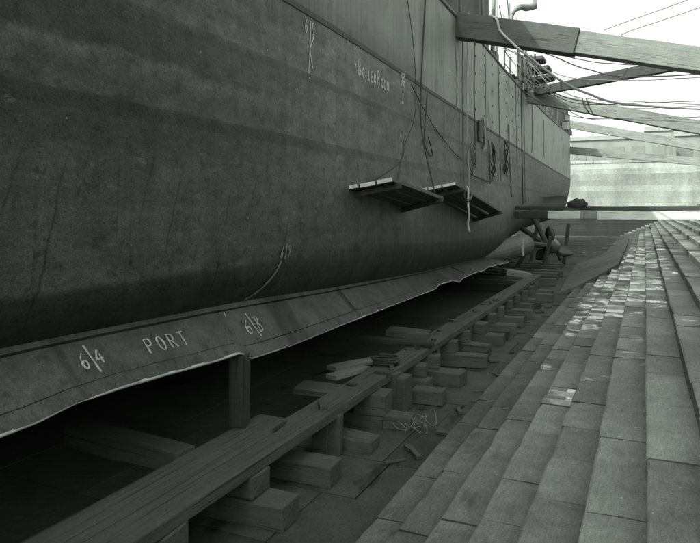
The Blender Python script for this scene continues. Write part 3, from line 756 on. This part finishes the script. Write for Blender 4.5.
# ------------------------------------------------------------------ timber baulks and dock blocks
R2 = lambda d: math.radians(d)
def lab(o, label, cat, group=None): return tag(o, label, cat, group)
lab(beam_obj('timber_baulk', 31, .40, .125, (-3.655, 9.5, -2.625), (0, 0, R2(90)), M['timber'], 1, seg=60, amp=.010, bev=.012),
    'long flat timber baulk running the length of the dock on top of the blocks', 'timber baulk')
lab(beam_obj('timber_plank', 7.6, .36, .10, (-4.05, 2.95, -2.615), (0, 0, R2(90)), M['timber'], 2, seg=16, amp=.01, bev=.01),
    'shorter plank beside the long baulk with the bilge post standing on it', 'plank')
lab(beam_obj('bearer_timber', 1.7, .30, .24, (-5.1, 5.42, -2.72), (0, 0, R2(-4)), M['timber'], 3, amp=.012),
    'thick crosswise timber in the shadow under the ship at lower left', 'timber')
beam = beam_obj('support_post', .82, .24, .20, (-4.17+.0, 6.3, -2.51), (0, R2(-90), R2(20)), M['timber_dark'], 4, seg=6, amp=.008)
lab(beam, 'upright timber post wedged under the bilge keel', 'post'); beam.location = (-4.12, 6.32, -2.10)
for k, (x, y, L, W, rz, label) in enumerate(((-4.15, 9.2, .9, .2, 78, 'pale board lying loose beside the long baulk, nearer one'), (-4.28, 9.75, 1.1, .22, 70, 'pale board lying loose beside the long baulk, farther one'),
                                  (-4.15, 8.3, .75, .5, 10, 'broad dark slab of timber beside the long baulk'))):
    lab(beam_obj('loose_board', L, W, .07, (x, y, -2.60 if k < 2 else -2.64), (0, R2(2), R2(rz)), M['timber_pale'] if k < 2 else M['timber'], 10+k, amp=.006, bev=.008), label, 'board')
lab(beam_obj('loose_slab', .8, .45, .14, (-4.12, 11.9, -2.50), (0, R2(3), R2(8)), M['timber'], 20, amp=.008), 'thick slab of timber lying across the long baulk at its middle', 'slab')
lab(beam_obj('cross_timber', 1.6, .22, .10, (-4.2, 11.15, -2.5), (0, 0, R2(4)), M['timber_dark'], 21, amp=.008), 'dark thin timber laid across the long baulk in front of the slab', 'timber')
# coil of rope on the baulk
bm = bmesh.new(); tube(bm, [(-3.72+(.2+.025*math.sin(k*.7))*math.cos(k*.42), 9.65+.17*math.sin(k*.42), -2.485+.0022*k) for k in range(52)], .022, 6)
o = obj('rope_coil', bm, M['rope_dark'], None, True); lab(o, 'dark coil of rope lying on the long timber baulk', 'rope coil'); recentre(o, (-3.72, 9.65, -2.5))

blocks = []
GB = 'timber dock blocks stacked under the long baulk'
def block(x, y, z, L, W, H, rz, label, seed, mat='timber', upright=False):
    o = beam_obj('dock_block', L, W, H, (x, y, z), (0, 0, R2(rz)), M[mat], seed, seg=8, amp=.017, bev=.016)
    lab(o, label, 'dock block', GB); blocks.append(o); return o
near = [  # x, y, z, length across, width along, height
 (-3.62, 6.55, -3.1, 1.0, .34, .24, 3, 'squat base block nearest the camera below the baulk'),
 (-3.66, 7.30, -3.1, .22, .15, .47, 0, 'rough upright block nearest the camera under the baulk, left of a pair'),
 (-3.50, 7.36, -3.1, .17, .16, .50, 8, 'rough upright block nearest the camera under the baulk, right of a pair'),
 (-3.42, 7.68, -3.1, .66, .36, .16, 0, 'low flat block in front of the upright pair'),
 (-3.50, 8.62, -2.92, .46, .40, .30, 4, 'big square block with sharp corner under the baulk'),
 (-3.58, 8.60, -3.1, .60, .36, .18, -3, 'low block carrying the big square block'),
 (-3.12, 8.62, -3.1, .40, .30, .20, 6, 'low flat block sticking out by the heap of wire'),
 (-3.52, 9.40, -3.1, .24, .34, .56, 2, 'tall split upright block, left half, behind the square block'),
 (-3.35, 9.42, -3.1, .20, .32, .52, -3, 'tall split upright block, right half, behind the square block'),
 (-3.10, 9.95, -3.1, .50, .34, .22, 3, 'low flat block with pale end beyond the tall split block'),
 (-3.50, 10.35, -3.1, .60, .36, .26, 0, 'dark base block at the middle of the row'),
 (-3.46, 10.5, -2.84, .30, .28, .20, 5, 'small cube on the dark base block at the middle of the row'),
]
for k, (x, y, z, L, W, H, rz, lb) in enumerate(near): block(x, y, z, L, W, H, rz, lb, 30+k)
ordn = ['first', 'second', 'third', 'fourth', 'fifth', 'sixth', 'seventh', 'eighth', 'ninth', 'tenth', 'eleventh', 'twelfth', 'thirteenth', 'fourteenth']
y = 11.15
for k in range(11):
    base_z = FLOOR
    y += rnd.uniform(-.16, .16)
    block(-3.33+rnd.uniform(-.16, .16), y, base_z, 1.0+rnd.uniform(-.2, .2), .36+rnd.uniform(-.06, .05), .24, rnd.uniform(-11, 11), f'crosswise base block in the {ordn[k]} stack beyond the slab', 60+k)
    block(-3.52+rnd.uniform(-.04, .04), y+.02, base_z+.24, .42+rnd.uniform(-.1, .12), .32+rnd.uniform(-.08, .08), .235, rnd.uniform(-14, 14), f'upper block under the baulk in the {ordn[k]} stack beyond the slab', 80+k)
    if k % 2 == 0: block(-3.58, y+.62, base_z, .22, .26, .475, rnd.uniform(-6, 6), f'upright block just beyond the {ordn[k]} stack under the baulk', 100+k)
    else: block(-3.12, y+.7, base_z, .5, .3, .2, rnd.uniform(-14, 14), f'loose low block beside the steps past the {ordn[k]} stack', 120+k, 'timber_dark')
    y += 1.22
for k, yy in enumerate((5.5, 4.2, 2.9, 1.5)):
    block(-3.6, yy, FLOOR, 1.0, .36, .25, 2-k, ['near', 'nearer', 'very near', 'nearest'][k]+' base block below the lower edge of the picture', 140+k)
    block(-3.64, yy, FLOOR+.25, .42, .34, .225, k*2, ['near', 'nearer', 'very near', 'nearest'][k]+' upper block below the lower edge of the picture', 150+k)
# splinters and offcuts littered about
SC = 'wood scraps littering the dock floor'
for k in range(46):
    if k < 30: x, y, z = rnd.uniform(-3.3, -2.4), rnd.uniform(6.6, 22), FLOOR+.008
    else: x, y, z = rnd.uniform(-3.8, -3.5), rnd.uniform(6, 18), -2.495
    o = beam_obj('wood_scrap', rnd.uniform(.08, .38), rnd.uniform(.03, .1), rnd.uniform(.015, .05), (x, y, z), (0, R2(rnd.uniform(0, 4)), R2(rnd.uniform(0, 180))), M[rnd.choice(('timber', 'timber', 'timber_dark'))], 500+k, seg=3, amp=.006, bev=.004)
    tag(o, 'small scrap of broken wood lying about the timber blocks and baulk', 'wood scrap', SC)
# props and loose gear round the stern gear
for k, (x, y, L, tl, rz) in enumerate(((-5.0, 31.5, 2.2, 62, 20), (-4.3, 33.4, 1.7, 74, -30), (-3.9, 37.8, 2.3, 66, 80), (-5.6, 38.6, 2.8, 80, 10), (-4.9, 40.2, 2.0, 57, 140))):
    o = beam_obj('leaning_prop', L, .16, .16, (x, y, FLOOR+L/2*math.sin(R2(tl))), (0, R2(-tl), R2(rz)), M['timber' if k % 2 else 'timber_dark'], 700+k, seg=4)
    tag(o, 'rough prop leaning in the gloom around the propeller', 'prop', 'props around the propeller')
# rows of bearers across the floor at the far end
for k in range(9):
    yy = 24.2+k*1.25
    o = beam_obj('bearer_timber', 4.4+rnd.uniform(-.5, .5), .34, .28, (-5.6+rnd.uniform(-.2, .2), yy, FLOOR), (0, 0, R2(rnd.uniform(-3, 3))), M['timber' if k % 3 else 'timber_dark'], 170+k, seg=8)
    lab(o, f'{ordn[k]} of the crosswise timbers lying on the dock floor ahead of the propeller', 'timber', 'crosswise timbers on the dock floor')
lab(beam_obj('timber_offcut', .9, .7, .2, (-4.2, 24.0, -2.5), (0, R2(8), R2(25)), M['timber_pale'], 190), 'pale tilted offcut lying at the far end of the long baulk', 'offcut')
# keel blocks on the centre line
for k in range(14):
    yy = -4+k*3.2
    o = beam_obj('keel_block', 1.6, .6, .92, (XC, yy, FLOOR), (0, 0, 0), M['timber_dark'], 200+k, seg=4)
    lab(o, 'dark keel block under the centre line of the ship', 'keel block', 'keel blocks under the ship')
# heap of wire on the floor
bm = bmesh.new(); rw = random.Random(5)
for s in range(7):
    a0 = rw.random()*6; c = (rw.uniform(-3.0, -2.7), rw.uniform(8.35, 8.9)); r = rw.uniform(.06, .15)
    tube(bm, smooth_path([(c[0]+r*math.cos(a0+t), c[1]+r*math.sin(a0+t)*1.2, FLOOR+.03+abs(.2*math.sin(t*1.3+s))*(.4+rw.random()*.6)) for t in [.9*q for q in range(7)]], 5), .006, 5)
o = obj('wire_heap', bm, M['wire'], None, True); lab(o, 'tangled heap of pale wire on the floor at the foot of the steps', 'wire'); recentre(o, (-2.85, 8.6, FLOOR))

# ------------------------------------------------------------------ shores between ship and dock
def shore(name, A, B, W, H, mat, seed, label, parts=None):
    """square timber from A (ship) to B (dock); parts: list of (t0,t1,scale,mat,name)"""
    A = Vector(A); B = Vector(B); d = B-A; L = d.length
    rz = math.atan2(d.y, d.x); ry = -math.asin(d.z/L)
    if not parts:
        o = beam_obj(name, L, W, H, (A+B)/2, (0, ry, rz), M[mat], seed, seg=24, amp=.014, bev=.025); o.data.transform(Matrix.Translation((0, 0, -H/2)))
        return lab(o, label, 'shore', 'timber shores bracing the ship')
    root = thing(name, A, label, 'shore', 'timber shores bracing the ship')
    for k, (t0, t1, s, mt, nm) in enumerate(parts):
        p = A.lerp(B, (t0+t1)/2)
        o = beam_obj(nm, L*(t1-t0), W*s, H*s, p, (0, ry, rz), M[mt], seed+k, root, seg=16, amp=.014, bev=.025); o.data.transform(Matrix.Translation((0, 0, -H*s/2)))
    return root
shore('timber_shore', (-4.80, 17.65, 5.02), (7.4, 17.65, 1.85), .55, .66, None, 300, 'heavy timber shore nearest the camera, dark by the ship and pale beyond its splice',
      [(0, .266, 1.0, 'timber_shore', 'shade_painted_timber'), (.266, 1, .86, 'timber_pale', 'pale_timber')])  # ship's shade and the sun past it also painted as dark and pale wood
shore('timber_shore', (-5.33, 33.8, 5.56), (7.9, 33.8, 2.15), .5, .6, 'timber_pale', 310, 'pale timber shore beyond the nearest one, hung with ropes')
shore('timber_shore', (-5.27, 28.6, -.345), (3.6, 28.6, -.345), .34, .32, None, 320, 'low level timber shore near the height of the stage, sun and shade painted on in bands',
      [(0, .178, .96, 'timber_dark', 'shade_painted_timber'), (.178, .325, 1.0, 'timber_sunlit', 'sunlit_painted_timber'), (.325, .395, .985, 'timber_pale', 'grey_shade_timber'), (.395, 1, 1.0, 'timber_sunlit', 'sunlit_painted_timber')])  # sunlit and shaded lengths painted as separate light and dark pieces
lab(beam_obj('wale_timber', 8.9, .3, .16, (-.85, 28.95, -.12), (0, 0, 0), M['timber_dark'], 328, seg=20), 'thin dark timber lying level just above the low white shore', 'timber')
shore('timber_shore', (-6.15, 61.0, 7.35), (9.8, 61.0, 3.6), .5, .7, 'timber_pale', 330, 'far thin shore at the stern, upper of the two')
shore('timber_shore', (-6.6, 60.2, 5.05), (9.6, 60.2, 2.9), .5, .62, 'timber_pale', 340, 'far thin shore at the stern, lower of the two')
o = shore('boom', (-5.3, 34.3, 5.84), (2.2, 23.4, 4.70), .36, .40, 'timber_dark', 350, 'dark spar slanting upward to the right between the two big shores')
o['category'] = 'spar'; del o['group']

# ------------------------------------------------------------------ hung staging
def staging(label, nl, nr, fl, fr, nplanks, seed):
    """corner points near-left, near-right, far-left, far-right (top of planks)"""
    nl, nr, fl, fr = map(Vector, (nl, nr, fl, fr)); root = thing('hung_stage', (nl+nr+fl+fr)/4, label, 'stage')
    for k in range(nplanks):
        a, b = k/nplanks+.01, (k+1)/nplanks-.01
        n0, n1 = nl.lerp(nr, a), nl.lerp(nr, b); f0, f1 = fl.lerp(fr, a), fl.lerp(fr, b)
        c = (n0+n1+f0+f1)/4; d = ((f0+f1)-(n0+n1))/2; jit = rnd.uniform(-.05, .05)
        o = beam_obj('plank', d.length, (n1-n0).length, .065, c+d.normalized()*jit, (0, -math.asin(d.z/d.length), math.atan2(d.y, d.x)), M['timber'], seed+k, root, seg=10, amp=.005, bev=.006)
        roll = math.atan2(nr.z-nl.z, (nr-nl).xy.length); o.rotation_euler.rotate_axis('X', -roll if False else -roll)
        o.data.transform(Matrix.Translation((0, 0, -.065)))
        o.data.materials.append(M['timber_end'])
        for p in o.data.polygons:
            if p.normal.x < -.9: p.material_index = 1
    for t in (.08, .9):
        p0, p1 = nl.lerp(fl, t), nr.lerp(fr, t); d = p1-p0
        beam_obj('bearer', d.length+.12, .11, .09, (p0+p1)/2+Vector((0, 0, -.16)), (0, -math.asin(d.z/d.length), math.atan2(d.y, d.x)), M['timber_dark'], seed+20, root, seg=4, amp=.004, bev=.008)
    return root
staging('short hung plank stage nearest the camera, tilted down toward the stern', (-4.40, 9.45, .32), (-3.59, 9.65, .47), (-4.42, 12.5, .0), (-3.55, 12.4, .215), 3, 400)
staging('longer hung plank stage behind the short one, with a pale rope dangling', (-4.62, 13.7, .36), (-3.8, 14.2, .556), (-4.98, 20.2, -.45), (-3.85, 19.9, -.12), 3, 420)

# ------------------------------------------------------------------ ropes
def rope(pts, r, mat, label, name='rope', n=8):
    bm = bmesh.new(); P = smooth_path(pts, n); sd = len(label)*1.7
    P = [p if i in (0, len(P)-1) else p+Vector((0, .05*noise.noise(Vector((p.z*1.3, sd, p.x))), .02*noise.noise(Vector((p.x*1.7, sd, p.y))))) for i, p in enumerate(P)]
    tube(bm, P, r, 6)
    o = obj(name, bm, M[mat], None, True); lab(o, label, 'rope'); recentre(o, min(P, key=lambda p: p.z)); return o
def hx(y, z, off=.03): return (hull_x(y, z)+off, y, z)
rope([(-4.5, 14.3, 5.6), hx(14.1, 4.6), hx(13.7, 2.76, .05), (-4.2, 13.0, 1.6), (-3.7, 12.3, .25)], .016, 'rope_dark', 'dark rope carrying the far end of the short stage')
rope([(-4.4, 12.6, 5.6), hx(12.5, 4.6), hx(13.1, 3.4, .04), hx(13.2, 2.0, .05), (-3.95, 11.2, 1.1), (-3.62, 9.95, .45)], .009, 'rope_dark', 'thin dark rope carrying the near end of the short stage')
rope([hx(12.2, 1.5, .05), (-4.0, 11.2, .85), (-4.2, 10.2, .42)], .008, 'rope_dark', 'thin line slanting to the inner edge of the short stage')
rope([(-4.7, 17.3, 5.3), hx(17.2, 3.0, .08), (-4.3, 15.4, 1.4), (-3.86, 14.35, .6)], .014, 'rope', 'grey rope carrying the near end of the longer stage')
rope([(-4.6, 18.0, 5.6), hx(18.0, 4.7, .07), hx(18.0, 2.5, .07), (-4.55, 18.0, .1)], .016, 'rope', 'left of two thick hanging ropes below the nearest shore')
rope([(-4.6, 18.6, 5.6), hx(18.6, 4.7, .08), hx(18.6, 2.5, .08), (-4.55, 18.6, .05)], .016, 'rope_pale', 'right of two thick hanging ropes below the nearest shore')
rope([(-4.68, 19.9, 5.7), hx(19.76, 5.0, .07), hx(19.7, 3.2, .08), hx(19.8, 1.2, .07)], .017, 'rope_dark', 'dark hanging rope just right of the pair below the nearest shore')
for k, (y, z0, z1, r, m, lb) in enumerate(((21.8, 5.4, 2.7, .010, 'rope_dark', 'thin dark line down the studded plating, nearest the ship middle'), (22.4, 2.3, .8, .018, 'rope_dark', 'dark rope end hanging below the rag'),
        (24.7, 5.5, 1.0, .014, 'rope_dark', 'dark rope hanging over the white waterline right of the rag'), (27.2, 3.4, .4, .022, 'rope_dark', 'dark doubled rope hanging below the waterline'),
        (31.2, 5.9, .1, .024, 'rope_dark', 'long dark rope from the deck edge to the low shore, left one'), (31.9, 5.9, .2, .022, 'rope', 'long grey rope from the deck edge to the low shore, right one'),
        (29.4, 5.6, 1.6, .012, 'rope_dark', 'thin dark rope hanging from the deck locker'), (35.0, 5.4, 2.8, .018, 'rope_dark', 'short dark rope on the pale band toward the stern'), (40.5, 5.2, 3.0, .02, 'rope', 'short grey rope on the pale band near the stern'))):
    rope([hx(y, z0, .05), hx(y+.15*math.sin(k*3), (z0*.6+z1*.4), .06), hx(y-.1*math.sin(k*2), z1, .06)], r, m, lb)
rope([hx(12.9, 2.55, .05), hx(14.6, 1.95, .05), hx(16.9, 1.45, .05), hx(18.0, 1.3, .05)], .012, 'rope_dark', 'slack dark line slung along the hull below the waterline')
rope([hx(14.2, 2.6, .05), hx(13.9, 1.4, .05), hx(14.6, 1.2, .05), hx(14.2, 1.6, .05)], .014, 'rope_dark', 'looped dark rope end on the hull right of the crossed mark')
rope([hx(19.0, .95, .08), hx(20.5, .82, .25), hx(22.8, .95, .08)], .02, 'rope_dark', 'dark rope slung level just above the longer stage')
# pale rope knotted round the stage edge, end hanging
rope([(-3.80, 15.2, .48), (-3.74, 15.1, .40), (-3.73, 15.05, .2), (-3.76, 15.15, .12), (-3.72, 15.0, .02), (-3.70, 15.0, -.2), (-3.73, 15.02, -.4), (-3.69, 15.0, -.58)], .026, 'rope_pale', 'pale rope end dangling from the longer stage')
bm = bmesh.new(); tube(bm, smooth_path([(-3.75+.09*math.cos(t), 15.12+.05*math.sin(2*t), .27+.13*math.sin(t)) for t in [k*.52 for k in range(13)]], 4), .022, 6)
o = obj('rope_loop', bm, M['rope'], None, True); lab(o, 'knotted loop of rope on the edge of the longer stage', 'rope'); recentre(o, (-3.75, 15.12, .14))
for k, (y, z, L, lb) in enumerate(((22.9, 2.25, 1.3, 'dark bunch of rope and cloth hanging right of the rag'), (19.2, 1.9, 1.0, 'small bunch of rope hanging above the longer stage'), (26.0, 2.6, 1.5, 'long bunch of rope hanging on the hull beyond the longer stage'))):
    bm = bmesh.new(); rr = random.Random(70+k)
    for q in range(5):
        p = [hx(y, z, .08)]
        for j in range(1, 6): p.append((p[0][0]+rr.uniform(-.02, .12), y+rr.uniform(-.16, .16), z-L*j/5*rr.uniform(.75, 1)))
        tube(bm, smooth_path(p, 5), rr.uniform(.012, .03), 5)
    o = obj('rope_bunch', bm, M['rope_dark' if k != 1 else 'rope'], None, True); lab(o, lb, 'rope'); recentre(o, (hull_x(y, z)+.08, y, z-L))
# rag stuffed in the scuttle
bm = bmesh.new(); pr = None
for i in range(15):
    t = i/14; z = 2.95-1.05*t; cur = []
    for j in range(6):
        u = j/5-.5; y = 21.45+u*(.34-.14*t)+.05*math.sin(9*t+j); cur.append(bm.verts.new((hull_x(21.4, 2.4)+.07+.05*math.sin(j*2.3+t*3), y, z+.05*math.sin(j*3)*t)))
    if pr:
        for j in range(5): bm.faces.new([pr[j], pr[j+1], cur[j+1], cur[j]])
    pr = cur
o = obj('rag', bm, M['cloth'], None, True); lab(o, 'pale rag hanging on the hull beside a dark opening', 'rag'); recentre(o, (hull_x(21.4, 2.4)+.07, 21.45, 1.9))
# hawsers across to the dock side
rope([(-3.75, 17.5, 5.12), (-3.52, 17.27, 4.92), (-3.43, 17.25, 4.62), (-3.12, 17.25, 4.27), (-2.8, 17.3, 3.96), (-2.02, 18.0, 3.34), (-1.37, 18.5, 3.01), (-.19, 19.0, 2.7), (4, 19.2, 2.2), (7.6, 19.2, 1.85)], .033, 'rope_pale', 'thick pale hawser sagging across in front of the nearest shore')
rope([(-4.0, 24.5, 5.9), (-3.0, 24, 5.35), (-1.8, 24, 4.75), (-.2, 24, 4.35), (4, 24, 4.3), (10, 24, 4.35)], .024, 'rope_dark', 'dark line sagging under the pale end of the nearest shore')
rope([(-4.2, 27, 6.5), (-2.3, 27, 5.75), (-.2, 27, 5.35), (4, 27, 5.0), (11, 27, 4.35)], .02, 'rope_dark', 'thin dark line just below the nearest shore at right')
rope([(-5.3, 32.6, 6.6), (-3.8, 32.6, 5.4), (-2.3, 32.6, 4.9), (-.4, 32.6, 4.6), (4, 32.6, 4.2), (9, 32.6, 4.35)], .028, 'rope_dark', 'dark line sagging close over the second shore')
rope([(-5.4, 32.9, 7.4), (-4.2, 32.9, 6.0), (-2.8, 32.9, 5.2), (-.4, 32.9, 4.85), (4, 32.9, 4.4), (9, 32.9, 4.35)], .022, 'rope', 'grey line sagging from the rafts over the second shore')
rope([(-5.5, 35.6, 8.0), (-4.6, 35, 6.4), (-4.0, 34.5, 5.6), (-3.6, 34.2, 5.0)], .02, 'rope', 'short thin line from the rafts down to the second shore')
for k, (y, za, zm, zb, r, m_, lb) in enumerate(((31.0, 6.3, 4.75, 4.5, .02, 'rope_dark', 'slack dark line crossing just under the dark spar'), (33.0, 5.6, 4.35, 4.1, .018, 'rope_dark', 'slack thin line along the lower edge of the second shore'),
        (35.5, 7.6, 5.6, 4.9, .022, 'rope', 'grey line running from the rafts above the second shore to the quay'), (26.0, 6.4, 5.0, 4.6, .018, 'rope', 'slack grey line passing behind the pale end of the nearest shore'), (40.0, 6.9, 5.2, 4.9, .025, 'rope_dark', 'dark mooring line leaving the deck beyond the second shore'))):
    x0 = hull_x(y, 4); rope([(x0-.1, y, za), (x0+2.2, y, zm), (x0+4.8, y, zb), (3.5, y, zb-.1), (10.0, y, 4.3)], r, m_, lb)
for k, x in enumerate((-2.75, -2.55)):
    zz = 5.56-(x+5.33)*.2577
    rope([(x, 33.5, zz+.36), (x+.1, 33.48, zz), (x+.28, 33.48, zz-.32), (x+.3, 33.8, zz-.38), (x+.15, 34.1, zz), (x, 33.8, zz+.37), (x, 33.5, zz+.36)], .03, 'rope_dark', ('left' if k == 0 else 'right')+' of two dark lashings round the second shore', 'lashing', 5)
rope([(-1.6, 30, 7.55), (-.15, 30, 7.95), (6, 30, 9.6)], .02, 'steel_grey', 'thin wire stay rising to the right, upper of the two in the sky', 'wire_stay')
rope([(-.9, 30, 7.2), (-.15, 30, 7.5), (6, 30, 9.0)], .02, 'steel_grey', 'thin wire stay rising to the right, lower of the two in the sky', 'wire_stay')
# mast post on the quay that takes the stays
bm = bmesh.new(); tube(bm, [(6.2, 30, step_z(22)), (6.05, 30, 9.9)], .16, 10, True, lambda i: .2-.08*i)
ms = obj('mooring_mast', bm, M['timber_shore'], None, True); lab(ms, 'timber mast on the dock side holding the wire stays', 'mast'); recentre(ms, (6.2, 30, step_z(22)))

# dark canvas bundle on the low timbers
bm = bmesh.new(); bmesh.ops.create_icosphere(bm, subdivisions=4, radius=1)
for v in bm.verts:
    p = v.co.copy(); k = 1+.22*noise.noise(p*1.9)+.1*noise.noise(p*6)
    v.co = Vector((-2.55+p.x*.40*k, 28.9+p.y*.2*k, .04+max(-.02, p.z*.27*k+.03)))
o = obj('canvas_bundle', bm, M['tarp'], None, True); lab(o, 'dark rounded canvas bundle lying on the low timbers below the stern', 'bundle'); recentre(o, (-2.55, 28.9, .04))

# ------------------------------------------------------------------ sheds and town beyond the quay
def shed(x, y, W, D, H, roof, label, nwin, group=None):
    b = thing('quay_shed', (x, y, QZ), label, 'shed', group)
    bm = bmesh.new(); box(bm, x-W/2, x+W/2, y, y+D, QZ-.02, QZ+H); obj('wall', bm, M['shed'], b)
    bm = bmesh.new(); zt = QZ+H+.003
    q = [(x-W/2-.3, y-.3, zt), (x+W/2+.3, y-.3, zt), (x+W/2+.3, y+D+.3, zt), (x-W/2-.3, y+D+.3, zt)]
    A = [bm.verts.new(p) for p in q]; r0 = bm.verts.new((x-W/2-.3, y+D/2, zt+roof)); r1 = bm.verts.new((x+W/2+.3, y+D/2, zt+roof))
    bm.faces.new([A[0], A[1], r1, r0]); bm.faces.new([A[2], A[3], r0, r1]); bm.faces.new([A[1], A[2], r1]); bm.faces.new([A[3], A[0], r0]); bm.faces.new(A[::-1])
    obj('roof', bm, M['shed_roof'], b)
    for k in range(nwin):
        wx = x-W/2+W*(k+.5)/nwin; ww = W/nwin*.32
        bm = bmesh.new(); box(bm, wx-ww, wx+ww, y-.05, y-.004, QZ+H*.35, QZ+H*.8); obj('window', bm, M['shed_window'], b)
    return b
shed(-4, 118, 15, 10, 6.4, 1.2, 'long low pale shed behind the stern on the quay', 5)
shed(9.5, 128, 9, 10, 7.4, 1.5, 'pale shed with three windows at the right edge of the quay', 3)
shed(3.6, 150, 7, 10, 10.8, 1.5, 'tall pale store between the two quay sheds', 4)
shed(20, 140, 8, 10, 9.2, 1.5, 'distant pale shed farthest to the right', 3)
for o in bpy.data.objects:
    if '_w' in o.keys(): del o['_w']
